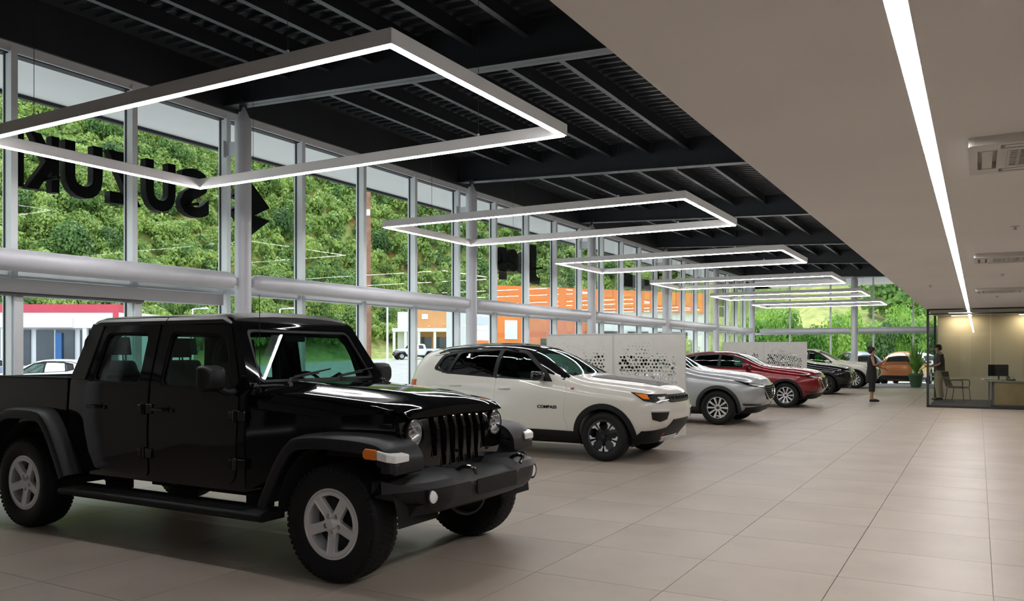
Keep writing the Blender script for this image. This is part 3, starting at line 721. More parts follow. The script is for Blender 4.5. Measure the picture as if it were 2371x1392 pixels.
    # cargo bed
    for s in (-1, 1):
        o2 = [(-4.72,.62),(-4.05,.62),(-3.98,.80),(-3.86,.97),(-3.66,1.02),(-3.33,1.02),(-3.16,.95),(-3.07,.80),(-3.07,1.285),(-4.74,1.285)]
        m = MB().prism(o2, lambda u,v,w: (u, s*(hw(min(v,1.26))-.0+(-.05*(1-w))), v), 0, 1, (), (10,.16)); m.build('bed_side', paint, T, smooth=25, bevel=.006)
        m = MB().prism([(-4.74,-.05),(-3.07,-.05),(-3.07,.03),(-4.74,.03)], lambda u,v,w: (u, s*(.745+v), 1.28+.022*w), 0, 1); m.build('bed_rail_cap', plast, T, bevel=.006)
    m = MB(); m.box(-4.74,-3.07,-.70,.70,.80,.84); m.box(-3.11,-3.07,-.74,.74,.60,1.27); m.box(-4.78,-4.72,-.76,.76,.62,1.285); m.build('bed_floor', plast, T)
    # mirrors
    for s in (-1, 1):
        m = MB().tube(smooth_path([(-1.03,s*.76,1.225),(-1.04,s*.83,1.22),(-1.06,s*.90,1.25)], 4), .025, 8); a = m.build('mirror_arm', plast_g, T, smooth=True)
        m = MB().loft([[(x,s*y,z) for y, z in rrect(.855+i, 1.055-i, 1.235+i, 1.415-i, .035, 3)] for x, i in ((-1.11,.0),(-1.095,-.004),(-1.04,.005),(-1.005,.03))]); h = m.build('mirror_housing', plast_g, a, smooth=45)
        MB().prism(rrect(.865,1.045,1.245,1.405,.03), lambda u,v,w: (-1.111-.003*w, s*u, v), 0, 1).build('mirror_glass', chrome, h)
    # wheels: five broad spokes
    rr, wd = .228, .25; y0 = -wd*.5
    dish = lambda r: .004+.030*max(0, 1-r/.20)**1.0 if r < .20 else .004-.0*r
    hole = rpoly([(.070,-.008),(.168,-.080),(.183,-.044),(.189,0),(.183,.044),(.168,.080),(.070,.008)], .007, 3)
    parts = [('rim', disc_plate(circ(0,0,.215,60), [rot2(hole, R(90+72*k)) for k in range(5)]+[rot2(circ(.060,0,.0155,14), R(126+72*k)) for k in range(5)], dish, y0+.008, .03, 'rim', alloy, .035))]
    for k in range(5):
        g1 = [(.090,-.031),(.195,-.031),(.195,-.025),(.090,-.025)]
        for sg in (1, -1):
            grv = MB().prism([(u, v*sg) for u, v in g1], lambda u,v,w: tuple(Vector((rot2([(u,v)], R(126+72*k))[0][0], y0+.0085+dish(math.hypot(u,v))-.005*w, rot2([(u,v)], R(126+72*k))[0][1]))), 0, 1)
            me = grv.mesh('spoke_rib'); me.materials.append(alloy); parts.append(('spoke_rib', me))
    parts.append(('rim_barrel', barrel(rr, wd)))
    me = MB().lathe([(.036,y0+.05),(.036,y0+.012),(.030,y0+.002),(.005,y0)], 20, 'y').mesh('hub_cap'); me.materials.append(alloy); sm(me); parts.append(('hub_cap', me))
    for k in range(5):
        c = rot2([(.060,0)], R(126+72*k))[0]; pk = MB().lathe([(.0155,y0+.028),(.0155,y0+.062),(.002,y0+.062),(.002,y0+.065),(.019,y0+.065),(.019,y0+.032)], 14, 'y', (c[0],0,c[1]), closed=True).mesh('lug_pocket'); pk.materials.append(alloy); parts.append(('lug_pocket', pk)); me = MB().cyl((c[0], y0+.048, c[1]), .0095, .030, 6, 'y').mesh('lug_nut'); me.materials.append(chrome); parts.append(('lug_nut', me))
    me = MB().lathe([(.20,0.02),(.20,.0),(.03,.0)], 28, 'y').mesh('brake_disc'); me.materials.append(alloy_d); parts.append(('brake_disc', me))
    wheel_set(T, [(0,-.795),(0,.795),(-3.487,-.795),(-3.487,.795)], .388, wd, rr, parts, lugs=58, lug_h=.001)
    return T
truck = make_truck()
# ================================================================== crossovers: subdivision cage, cut windows and wheel wells
def cage_body(st, bulge_f, bulge_r, name, m):
    """st: stations front to rear, each 8 points (x,y,z) of the right half from bottom centre to top centre (y>=0)"""
    V = []; F = []; idx = {}
    def add(p):
        V.append(p); return len(V)-1
    n = len(st[0]); Rr = []; Ll = []
    for s in st:
        r = [add((p[0], -p[1], p[2])) for p in s]; l = []
        for k, p in enumerate(s): l.append(r[k] if k in (0, n-1) else add((p[0], p[1], p[2])))
        Rr.append(r); Ll.append(l)
    for i in range(len(st)-1):
        for k in range(n-1):
            F.append((Rr[i][k], Rr[i][k+1], Rr[i+1][k+1], Rr[i+1][k])); F.append((Ll[i][k+1], Ll[i][k], Ll[i+1][k], Ll[i+1][k+1]))
    for i, bl in ((0, bulge_f), (len(st)-1, bulge_r)):
        c = {0: Rr[i][0], n-1: Rr[i][n-1]}
        for k in range(1, n-1): c[k] = add((st[i][k][0]+bl[k-1], 0, st[i][k][2]))
        for k in range(n-1):
            a = [Rr[i][k], c[k], c[k+1], Rr[i][k+1]]; b = [c[k], Ll[i][k], Ll[i][k+1], c[k+1]]
            for q in (a, b):
                q2 = []
                for x in q:
                    if x not in q2: q2.append(x)
                if len(q2) > 2: F.append(tuple(q2))
    mb = MB(); mb.v = V; mb.f = F
    o = mb.build(name, m)
    sb = o.modifiers.new('s', 'SUBSURF'); sb.levels = 3; sb.render_levels = 3
    bpy.context.view_layer.update(); me = evaluated(o); o.modifiers.clear(); o.data = me
    return o
def station(xl, xm, xw, xr, zl, ws, zs, wm, z1, z2, wb, zb, wr, zr, zt, xt=None):
    return [(xl,0,zl), (xl,ws*.8,zl), (xl,ws,zs), (xm,wm,z1), (xm,wm*.995,z2), (xw,wb,zb), (xr,wr,zr), (xt if xt is not None else xr,0,zt)]
def make_suv(spec):
    P = spec; T = empty('crossover_suv', P['loc'], P.get('rz', 0)); tag(T, P['label'], 'car', P.get('group'))
    paint = P['paint']; body = cage_body(P['st'], P['bf'], P['br'], 'body', paint)
    ref = body.data.copy(); bvh = bvh_of(ref); wb = P['wb']; r = P['r']
    sx = lambda u, v: (u, -1, v)
    # cutters: cabin, side windows, windshield, rear window, wheel wells
    cav = MB().prism(P['cabin'], lambda u,v,w: (u, (2*w-1)*(P['cw'](v)), v), 0, 1, (), (10,.15)).build('c', void)
    cut = [cav]
    for p in P['wins']: cut.append(MB().prism(p, lambda u,v,w: (u, 3*(w-.5), v), 0, 1).build('c', void))
    def plane(A, B):
        V = (B-A).normalized(); N = Vector((V.z,0,-V.x)); return lambda u,v,w: tuple(A+V*v+Vector((0,u,0))+N*w), V, N, (B-A).length
    fA, fB = Vector(P['ws'][0]), Vector(P['ws'][1]); ff, fV, fN, fL = plane(fA, fB)
    wsp = rpoly([(-P['wsw'][0],.0),(-P['wsw'][0]*.5,-.03),(0,-.04),(P['wsw'][0]*.5,-.03),(P['wsw'][0],.0),(P['wsw'][1],fL),(0,fL+.03),(-P['wsw'][1],fL)], [.05,0,0,0,.05,.05,0,.05], 4)
    cut.append(MB().prism(wsp, ff, -.16, .3).build('c', void))
    gA, gB = Vector(P['rg'][0]), Vector(P['rg'][1]); gV = (gB-gA).normalized(); gN = Vector((-gV.z,0,gV.x)); gL = (gB-gA).length
    rgp = rpoly([(-P['rgw'][0],0),(P['rgw'][0],0),(P['rgw'][1],gL),(-P['rgw'][1],gL)], .06, 4); gf = lambda u,v,w: tuple(gA+gV*v+Vector((0,u,0))+gN*w)
    cut.append(MB().prism(rgp, gf, -.12, .3).build('c', void))
    ra = P['ra']
    for xc in (0, -wb):
        for s in (-1, 1):
            cut.append(MB().cyl((xc, s*.85, r+.005), ra, .74, 40, 'y').build('c', void))
    boolean(body, cut); body.parent = T
    me = body.data
    # two-tone roof: cut a clean line and paint what lies above it
    if P.get('roof'):
        bm = bmesh.new(); bm.from_mesh(me)
        for (co, no) in P['roof']['cuts']: bmesh.ops.bisect_plane(bm, geom=bm.verts[:]+bm.edges[:]+bm.faces[:], plane_co=co, plane_no=no)
        me.materials.clear(); me.materials.append(paint); me.materials.append(P['roof']['m'])
        for f in bm.faces: f.material_index = 1 if P['roof']['fn'](f.calc_center_median()) else 0
        bm.to_mesh(me); bm.free()
    sm(me, 32)
    # glass and black frames
    def both(mb, nm, m, par=T, smooth=30, bevel=0):
        a = mb.build(nm, m, par, smooth=smooth, bevel=bevel); b = mirror(mb).build(nm, m, par, smooth=smooth, bevel=bevel); return a, b
    for p, g in zip(P['wins'], P['gl']):
        both(patch(bvh, [sx(u,v) for u, v in p], (0,-1,0), -.012, .017, .15), 'side_window', g)
    if P.get('dlo'):
        both(patch(bvh, [sx(u,v) for u, v in P['dlo']], (0,-1,0), .004, .02, .06, [[sx(u,v) for u, v in p] for p in P['wins']]), 'window_frame', plast)
    if P.get('dlo_line'):
        both(patch(bvh, [sx(u,v) for u, v in ribbon(P['dlo_line'], .016)], (0,-1,0), .008, .005, .06), 'window_trim', P.get('dlo_m', chrome))
    W3 = [Vector(ff(u,v,0)) for u, v in wsp]
    patch(bvh, W3, fN, -.012, .017, .08).build('windshield', auto_glass, T, smooth=40)
    inner = [(u*.94, .02+(v)*.93) for u, v in wsp]
    patch(bvh, W3, fN, .002, .03, .08, [[Vector(ff(u,v,0)) for u, v in inner]]).build('windshield_seal', gloss_blk, T, smooth=40)
    patch(bvh, [Vector(gf(u,v,0)) for u, v in rgp], gN, -.012, .017, .08).build('rear_window', privacy, T, smooth=40)
    # arches, sills, bumpers in dark cladding
    arch_m = P.get('clad', plast)
    for xc in (0, -wb):
        both(patch(bvh, arc_band(xc, r+.005, ra-.012, ra+P.get('aw',.062), R(-8), R(188)), (0,-1,0), .014, .03, .05), 'arch_cladding', arch_m, bevel=.004)
        for s in (-1, 1):
            m = MB(); ring = [(xc+(ra+.005)*math.cos(R(-20+220*i/20)), r+(ra+.005)*math.sin(R(-20+220*i/20))) for i in range(21)]
            m.loft([[(x,s*y,z) for x, z in ring] for y in (.48,.80)], False, False); m.add([(x,s*.48,z) for x, z in ring], [tuple(range(len(ring)))]); m.build('wheel_well', void, T, smooth=True)
    both(patch(bvh, [sx(u,v) for u, v in P['sill']], (0,-1,0), .012, .02, .06), 'sill_cladding', arch_m, bevel=.004)
    # doors: a thin skin proud of the body, so the shut lines are real gaps
    for nm, poly, hx, hz in P['doors']:
        a, b = both(patch(bvh, [sx(u,v) for u, v in poly], (0,-1,0), .005, .0, .05), nm, paint, smooth=30)
        for o, s in ((a, -1), (b, 1)):
            h0 = bvh.ray_cast(Vector((hx, s*3, hz)), Vector((0,-s,0)))[0]; y = abs(h0.y)+.006
            h = MB().tube(smooth_path([(hx-.10,s*y,hz),(hx-.075,s*(y+.028),hz+.002),(hx+.06,s*(y+.030),hz+.002),(hx+.10,s*(y+.004),hz)], 3), .014, 8, sq=(.8,1)); h.build('door_handle', P.get('handle', paint), o, smooth=True)
    for nm, poly, d, t, m, bev in P.get('deco', []):       # side pieces laid on both flanks
        both(patch(bvh, poly, d, t, .01, .045), nm, m, bevel=bev)
    for nm, poly, d, t, m, bev in P.get('front', []):      # single pieces across the nose or tail
        patch(bvh, poly, d, t, .01, .05).build(nm, m, T, smooth=35, bevel=bev)
    # mirrors
    mx, my, mz = P['mirror']
    for s in (-1, 1):
        a = MB().tube([(mx+.03,s*(my-.10),mz-.07),(mx,s*(my+.04),mz-.05)], .022, 8).build('mirror_arm', gloss_blk, T, smooth=True)
        m = MB().loft([[(mx+dx,s*(my+.11+y*k),mz+z*k) for y, z in rrect(-.115,.115,-.068,.068,.045,3)] for dx, k in ((-.07,.93),(-.06,1),(.0,.98),(.05,.78),(.075,.45))]); h = m.build('mirror_housing', P.get('mirm', paint), a, smooth=50)
        MB().prism(rrect(-.10,.10,-.055,.055,.04), lambda u,v,w: (mx-.071-.002*w, s*(my+.11+u), mz+v), 0, 1).build('mirror_glass', chrome, h)
    # roof rails
    if P.get('rails'):
        x0, x1, y = P['rails']
        pts = []
        for i in range(9):
            x = x0+(x1-x0)*i/8; h0 = bvh.ray_cast(Vector((x, -y, 4)), Vector((0,0,-1)))[0]; k = min(i, 8-i)
            pts.append((x, -y, h0.z+(.0 if k == 0 else .04)))
        both(MB().tube(smooth_path(pts, 3), .015, 8, sq=(1,1)), 'roof_rail', P.get('railm', gloss_blk), smooth=True)
    # cabin: dash, seats, wheel
    dx = P['dash']; MB().loft([[(dx,y*.66,.70) for y in (-1,1)]+[(dx,y*.66,P['beltz']-.05) for y in (1,-1)], [(dx-.40,y*.66,.75) for y in (-1,1)]+[(dx-.38,y*.66,P['beltz']-.08) for y in (1,-1)]]).build('dashboard', trim_in, T, bevel=.04)
    seats(T, [(dx-.85,-.35,.62,1),(dx-.85,.35,.62,1),(dx-1.72,-.35,.64,1),(dx-1.72,.35,.64,1)], .24, P.get('seat'))
    steering(T, dx-.48, .35, P['beltz']-.10)
    u = MB(); u.box(-wb-.3, .3, -.62, .62, .20, .42); u.build('underbody', void, T)
    # wheels
    wheel_set(T, [(0,-P['ty']),(0,P['ty']),(-wb,-P['ty']),(-wb,P['ty'])], r, P['wd'], P['rim_r'], P['rims'], lugs=0)
    bpy.data.meshes.remove(ref)
    return T
def spoke_rim(n, rim_r, wd, inner_r, outer_r, hole_in, hole_out, m, m_back=None, twin=0, hub=.03):
    """alloy face with n tapered windows"""
    y0 = -wd/2; dish = lambda q: .006+.028*max(0, 1-q/(rim_r*.9))
    hole = rpoly([(inner_r,-hole_in),(outer_r*.985,-hole_out),(outer_r,0),(outer_r*.985,hole_out),(inner_r,hole_in)], .007, 2)
    hs = [rot2(hole, 2*PI*k/n+PI/2) for k in range(n)]
    parts = [('rim', disc_plate(circ(0,0,rim_r-.006,48), hs, dish, y0+.012, .03, 'rim', m, .05)), ('rim_barrel', barrel(rim_r, wd, m=m_back or m))]
    me = MB().lathe([(hub,y0+.06),(hub,y0+.026),(hub*.85,y0+.016),(.004,y0+.014)], 16, 'y').mesh('hub_cap'); me.materials.append(m_back or m); sm(me); parts.append(('hub_cap', me))
    me = MB().lathe([(rim_r*.72,.03),(rim_r*.72,.01),(.03,.01)], 24, 'y').mesh('brake_disc'); me.materials.append(alloy_d); parts.append(('brake_disc', me))
    return parts
def scale_poly(p, k, kz=None):
    cx_ = sum(q[0] for q in p)/len(p); cz_ = sum(q[1] for q in p)/len(p)
    return [(cx_+(u-cx_)*k, cz_+(v-cz_)*(kz or k)) for u, v in p]
# ------------------------------------------------------------------ white crossover with the black roof
def white_suv():
    paint = mat('cream_white_paint', (.72,.69,.63), .22, 0, coat=.5)
    roofm = mat('black_roof_paint', (.006,.006,.007), .10, 0, coat=.3)
    st = [station(.60,.80,.74,.72, .27,.58,.36, .66,.52,.74, .63,.90, .38,.98,1.005),
          station(.55,.66,.62,.60, .24,.76,.34, .83,.52,.76, .80,.955, .50,1.045,1.07),
          station(.20,.20,.20,.20, .20,.86,.30, .935,.52,.80, .89,1.02, .60,1.09,1.12),
          station(-.20,-.20,-.20,-.20, .20,.86,.30, .935,.54,.82, .885,1.055, .64,1.13,1.155),
          station(-.52,-.52,-.52,-.54, .20,.86,.30, .925,.54,.84, .875,1.09, .72,1.16,1.185),
          station(-.88,-.88,-.88,-.90, .20,.86,.30, .92,.54,.85, .86,1.105, .715,1.40,1.43),
          station(-1.30,-1.30,-1.30,-1.30, .20,.86,.30, .92,.54,.86, .86,1.115, .66,1.60,1.655),
          station(-1.95,-1.95,-1.95,-1.95, .20,.86,.30, .92,.54,.88, .86,1.13, .645,1.64,1.70),
          station(-2.60,-2.60,-2.60,-2.60, .20,.86,.30, .925,.54,.90, .855,1.16, .63,1.62,1.68),
          station(-3.14,-3.14,-3.14,-3.10, .22,.84,.32, .91,.54,.92, .835,1.20, .60,1.57,1.63),
          station(-3.42,-3.48,-3.45,-3.34, .27,.78,.36, .85,.54,.92, .775,1.19, .57,1.50,1.56)]
    fwin = rpoly([(-1.745,1.155),(-.93,1.115),(-1.00,1.235),(-1.36,1.50),(-1.745,1.545)], [.03,.04,.05,.06,.03], 4)
    rwin = rpoly([(-2.60,1.205),(-1.815,1.16),(-1.815,1.545),(-2.50,1.51)], [.05,.03,.03,.05], 4)
    qwin = rpoly([(-2.86,1.27),(-2.65,1.215),(-2.56,1.50),(-2.78,1.455)], [.06,.03,.03,.05], 4)
    dlo = rpoly([(-2.93,1.255),(-2.62,1.178),(-1.78,1.128),(-.80,1.085),(-.92,1.24),(-1.34,1.535),(-1.78,1.585),(-2.50,1.55),(-2.83,1.485)], [.06,.08,.02,.02,.05,.10,.1,.08,.06], 4)
    R0 = .218
    y0 = -.1125
    # black and polished rims: five pairs of wedge tips
    face = spoke_rim(5, .228, .225, .075, .205, .026, .10, alloy_d, alloy_d, hub=.032)
    for k in range(5):
        for sg in (-1, 1):
            tri = [(.125,.010*sg),(.205,.016*sg),(.202,.068*sg),(.185,.075*sg),(.165,.036*sg),(.128,.022*sg)]
            me = MB().prism(rot2(tri, R(90+36+72*k)), lambda u,v,w: (u, y0+.010+.006+.028*max(0,1-math.hypot(u,v)/.205)-.004*w, v), 0, 1).mesh('polished_wedge'); me.materials.append(alloy); face.append(('polished_wedge', me))
    yk = -1
    P = dict(loc=(-4.52, 11.40, 0), label='cream white crossover with black roof and black wheel arches', paint=paint, st=st,
        bf=[.03,.06,.07,.07,.08,.05], br=[-.03,-.05,-.06,-.06,-.06,-.04], wb=2.636, r=.345, ra=.395,
        cabin=[(-.80,.45),(-.80,1.06),(-.86,1.16),(-1.40,1.52),(-1.6,1.565),(-2.4,1.57),(-3.0,1.46),(-3.14,1.20),(-3.14,.6),(-2.9,.55),(-2.0,.45)], cw=lambda v: .80 if v < 1.05 else .80-.20*(v-1.05)/.5,
        wins=[fwin, rwin, qwin], gl=[auto_glass, privacy, privacy], dlo=dlo,
        ws=((-.56,0,1.165),(-1.30,0,1.565)), wsw=(.69,.555), rg=((-3.47,0,1.22),(-3.33,0,1.50)), rgw=(.55,.46),
        sill=[(-2.26,.235),(-.38,.235),(-.40,.40),(-2.24,.42)], doors=[
            ('front_door', rpoly([(-1.745,.43),(-.54,.41),(-.60,.62),(-.585,1.085),(-.78,1.09),(-1.745,1.135)], [.03,.06,.08,.03,.02,.02], 3), -1.58, .985),
            ('rear_door', rpoly([(-2.32,.62),(-2.20,.43),(-1.757,.43),(-1.757,1.135),(-2.64,1.185),(-2.66,1.0)], [.10,.05,.03,.02,.03,.10], 3), -2.45, 1.015)],
        roof=dict(m=roofm, cuts=[((-2.8,0,1.525),(.17,0,.98)), ((-3.0,0,1.10),(0,0,1)), ((-2.75,0,1.5),(1,0,0))],
            fn=lambda c: (c.z > 1.525-.173*(c.x+2.8) and c.x < -1.0) or (c.z > 1.10 and c.x > -2.75 and c.z > 1.165-.54*(c.x+.56)-.075 and c.x < -.60 and abs(c.y) > .5) or (c.z > 1.2 and -2.75 < c.x < -.7)),
        mirror=(-.96, .88, 1.18), mirm=roofm, rails=(-1.50,-2.95,.585), dash=-.82, beltz=1.12, ty=.785, wd=.225, rim_r=.228, rims=face,
        deco=[('headlight', rpoly([(.45,-.84,.945),(.62,-.72,.93),(.80,-.47,.945),(.80,-.45,.86),(.74,-.62,.80),(.56,-.80,.83)], 0) if 0 else [(.42,-.85,.965),(.62,-.75,.935),(.81,-.47,.935),(.82,-.45,.855),(.74,-.66,.815),(.55,-.80,.85)], (.75,-.66,0), .012, gloss_blk, .004),
              ('headlight_lamp', [(.72,-.68,.895),(.79,-.54,.90),(.79,-.53,.868),(.74,-.64,.855)], (.75,-.66,0), .016, reflector, .003),
              ('turn_lamp', [(.46,-.84,.945),(.60,-.76,.925),(.62,-.76,.87),(.55,-.80,.875)], (.75,-.66,0), .017, amber, .003),
              ('fog_recess', [(.60,-.74,.70),(.79,-.46,.69),(.76,-.50,.595),(.68,-.62,.565),(.60,-.72,.60)], (.8,-.6,0), .006, plast, .003),
              ('fog_trim', [(.60,-.74,.735),(.80,-.45,.725),(.80,-.45,.705),(.60,-.74,.712)], (.8,-.6,0), .014, white_lens, .003),
              ('taillight', [(-3.24,-.84,1.09),(-3.45,-.60,1.09),(-3.45,-.60,.97),(-3.22,-.84,.98)], (-.65,-.76,0), .012, red_lens, .004),
              ('fender_badge', [(-.50,-1,1.015),(-.45,-1,1.015),(-.45,-1,.99),(-.50,-1,.99)], (0,-1,0), .006, mat('badge_red', (.35,.03,.02), .4), .0)],
        front=[('lower_bumper', [(1,-.80,.44),(1,-.40,.47),(1,-.32,.58),(1,.32,.58),(1,.40,.47),(1,.80,.44),(1,.78,.25),(1,-.78,.25)], (1,0,0), .014, plast, .004),
               ('upper_grille', [(1,-.46,.925),(1,.46,.925),(1,.46,.845),(1,.36,.815),(1,-.36,.815),(1,-.46,.845)], (1,0,0), .010, plast, .004),
               ('skid_plate', [(1,-.34,.335),(1,.34,.335),(1,.28,.265),(1,-.28,.265)], (1,0,0), .020, alloy, .004),
               ('hood_decal', [(-.40,-.42,2),(.45,-.34,2),(.60,-.30,2),(.60,.30,2),(.45,.34,2),(-.40,.42,2)], (0,0,1), .0025, mat('matt_black_decal', (.02,.02,.022), .5), 0),
               ('tow_hook_cover', [(1,-.40,.40),(1,-.34,.40),(1,-.34,.36),(1,-.40,.36)], (1,0,0), .022, mat('hook_red', (.40,.03,.03), .4), 0),
               ('rear_bumper', [(-5,-.80,.55),(-5,.80,.55),(-5,.80,.26),(-5,-.80,.26)], (-1,0,0), .014, plast, .004)])
    T = make_suv(P)
    ref = [c for c in T.children if c.name.startswith('body')][0]; bv = bvh_of(ref.data)
    for k in range(7):        # seven grille inserts
        y = (k-3)*.118; h = bv.ray_cast(Vector((3,y,.88)), Vector((-1,0,0)))[0]
        i = rrect(y-.045, y+.045, .845, .905, .015); o = MB().prism(i, lambda u,v,w: (h.x+.006+.016*w, u, v), 0, 1, [scale_poly(i, .72, .7)]); o.build('grille_insert', plast_g, T, smooth=30)
    me = text_mesh('COMPASS', .062, .004, .0015, 0); me.materials.append(gloss_blk)
    d = [c for c in T.children if c.name.startswith('front_door')][0]
    y = bv.ray_cast(Vector((-.84,-3,.73)), Vector((0,1,0)))[0].y
    o = link('name_badge', me, None, d); o.location = (-.86, y-.010, .715); o.rotation_euler = (PI/2, 0, 0); o.scale = (1.15, 1, 1)
    return T
white_car = white_suv()
# ------------------------------------------------------------------ the long-bonnet crossovers further down the row
def long_suv(loc, label, paint, h=1.68, wb=2.70, r=.36, rims=None, rim_r=.235, clad=plast, dec=chrome, group=None, rails=True, glass2=None):
    k = (h-1.10)/(1.68-1.10); Z = lambda z: 1.08+(z-1.08)*k if z > 1.08 else z
    L = wb/2.70; X = lambda x: x*L if x < -.6 else x
    def sn(xl, xm, xw, xr, zl, ws, zs, wm, z1, z2, wb_, zb, wr, zr, zt): return station(X(xl),X(xm),X(xw),X(xr), zl,ws,zs, wm,z1,z2, wb_,zb, wr,Z(zr),Z(zt))
    st = [sn(.72,.86,.80,.78, .27,.60,.36, .68,.50,.72, .64,.86, .38,.95,.98),
          sn(.58,.66,.64,.62, .23,.78,.33, .85,.50,.76, .81,.925, .48,1.035,1.055),
          sn(.20,.20,.20,.20, .20,.86,.30, .94,.52,.79, .895,.985, .58,1.095,1.115),
          sn(-.25,-.25,-.25,-.25, .20,.86,.30, .935,.54,.81, .89,1.025, .62,1.135,1.155),
          sn(-.64,-.64,-.64,-.66, .20,.86,.30, .925,.54,.83, .875,1.065, .72,1.165,1.185),
          sn(-1.02,-1.02,-1.02,-1.04, .20,.86,.30, .92,.54,.85, .865,1.085, .71,1.42,1.45),
          sn(-1.45,-1.45,-1.45,-1.45, .20,.86,.30, .92,.54,.86, .86,1.10, .65,1.63,1.69),
          sn(-2.05,-2.05,-2.05,-2.05, .20,.86,.30, .92,.54,.87, .86,1.115, .635,1.67,1.735),
          sn(-2.70,-2.70,-2.70,-2.70, .20,.86,.30, .925,.54,.88, .855,1.145, .62,1.63,1.695),
          sn(-3.22,-3.22,-3.22,-3.12, .22,.84,.32, .91,.54,.90, .835,1.19, .585,1.54,1.60),
          sn(-3.54,-3.58,-3.54,-3.32, .27,.76,.36, .83,.54,.92, .755,1.18, .54,1.43,1.49)]
    q = lambda pts: [(X(u), Z(v)) for u, v in pts]
    fwin = rpoly(q([(-1.86,1.14),(-1.05,1.11),(-1.14,1.22),(-1.50,1.50),(-1.86,1.56)]), [.03,.04,.05,.06,.03], 3)
    rwin = rpoly(q([(-2.68,1.20),(-1.93,1.145),(-1.93,1.56),(-2.55,1.53)]), [.05,.03,.03,.05], 3)
    qwin = rpoly(q([(-2.98,1.27),(-2.73,1.21),(-2.62,1.52),(-2.84,1.45)]), [.06,.03,.03,.05], 3)
    dlo = rpoly(q([(-3.08,1.26),(-2.70,1.165),(-1.9,1.11),(-.88,1.08),(-1.02,1.23),(-1.47,1.545),(-1.9,1.605),(-2.58,1.57),(-2.90,1.485)]), [.06,.08,.02,.02,.05,.10,.1,.08,.06], 3)
    line = q([(-3.06,1.255),(-2.70,1.163),(-1.9,1.105),(-.90,1.078)])
    ra = r+.05; face = rims or spoke_rim(10, rim_r, .23, .07, rim_r*.90, .010, .044, alloy, alloy_d)
    gr = mat('radiator_grille_black', (.004,.004,.005), .7, spec=.1)
    P = dict(loc=loc, label=label, group=group, paint=paint, st=st, bf=[.03,.05,.06,.07,.08,.04], br=[-.03,-.05,-.06,-.06,-.06,-.04], wb=wb, r=r, ra=ra,
        cabin=q([(-.92,.45),(-.92,1.04),(-.98,1.16),(-1.55,1.55),(-1.75,1.60),(-2.5,1.59),(-3.0,1.49),(-3.2,1.20),(-3.2,.6),(-3.0,.55),(-2.0,.45)]), cw=lambda v: .80 if v < 1.05 else .80-.20*(v-1.05)/.5,
        wins=[fwin, rwin, qwin], gl=[glass2 or auto_glass, privacy, privacy], dlo=dlo, dlo_line=line, dlo_m=dec,
        ws=((-.68,0,1.165),(X(-1.45),0,Z(1.60))), wsw=(.69,.55), rg=((X(-3.55),0,1.20),(X(-3.28),0,Z(1.48))), rgw=(.55,.45), clad=clad, aw=.055,
        sill=[(-wb+.40,.23),(-.40,.23),(-.42,.37),(-wb+.42,.39)], doors=[
            ('front_door', rpoly([(X(-1.86),.40),(-.58,.385),(-.66,.62),(-.63,1.065),(-.86,1.075),(X(-1.86),1.105)], [.03,.06,.08,.03,.02,.02], 3), X(-1.70), .95),
            ('rear_door', rpoly([(-wb+.34,.62),(-wb+.46,.40),(X(-1.872),.40),(X(-1.872),1.105),(X(-2.70),1.155),(X(-2.72),1.0)], [.10,.05,.03,.02,.03,.10], 3), X(-2.52), .985)],
        mirror=(X(-1.06), .88, 1.14), rails=(X(-1.60),X(-2.95),.56) if rails else None, dash=X(-.94), beltz=1.10, ty=.80, wd=.23, rim_r=rim_r, rims=face,
        deco=[('headlight', [(.36,-.87,.935),(.62,-.76,.885),(.86,-.44,.835),(.87,-.42,.79),(.72,-.68,.795),(.58,-.80,.835)], (.75,-.66,0), .012, gloss_blk, .004),
              ('headlight_lamp', [(.60,-.78,.872),(.78,-.56,.838),(.80,-.54,.812),(.66,-.72,.825)], (.75,-.66,0), .016, reflector, .003),
              ('fog_blade', [(.50,-.84,.46),(.84,-.48,.44),(.84,-.48,.415),(.52,-.82,.42)], (.8,-.6,0), .014, gloss_blk, .003),
              ('grille_wing', [(.78,-.56,.80),(.89,-.40,.81),(.89,-.40,.77),(.86,-.45,.765)], (.8,-.6,0), .020, chrome, .003),
              ('taillight', [(X(-3.26),-.84,1.08),(X(-3.56),-.56,1.08),(X(-3.56),-.56,.99),(X(-3.24),-.84,.97)], (-.65,-.76,0), .012, red_lens, .004)],
        front=[('grille', rpoly([(-.44,.81),(.44,.81),(.42,.66),(.30,.54),(-.30,.54),(-.42,.66)], .05, 3) and [(1,u,v) for u, v in rpoly([(-.44,.82),(.44,.82),(.43,.66),(.30,.53),(-.30,.53),(-.43,.66)], .05, 3)], (1,0,0), .008, gr, .004),
               ('lower_bumper', [(1,-.78,.375),(1,-.40,.40),(1,.40,.40),(1,.78,.375),(1,.70,.25),(1,-.70,.25)], (1,0,0), .014, plast, .004),
               ('rear_bumper', [(-5,-.80,.50),(-5,.80,.50),(-5,.80,.26),(-5,-.80,.26)], (-1,0,0), .014, plast, .004)])
    T = make_suv(P)
    ref = [c for c in T.children if c.name.startswith('body')][0]; bv = bvh_of(ref.data)
    nose = lambda y, z: bv.ray_cast(Vector((3,y,z)), Vector((-1,0,0)))[0] or Vector((.85,y,z))
    pts = []
    for t in range(13):
        a = R(180+180*t/12); y, z = .46*math.cos(a), .80+.28*math.sin(a); h0 = nose(y, z); pts.append((h0.x+.014, y, z))
    MB().tube(pts, .014, 8).build('grille_surround', chrome, T, smooth=True)
    for j in range(6):
        z = .57+j*.042; hw_ = .30+.11*min(1, j/3); ps = []
        for t in range(7):
            y = -hw_+2*hw_*t/6; h0 = nose(y, z); ps.append((h0.x+.012, y, z))
        MB().tube(ps, .006, 5).build('grille_bar', alloy_d, T)
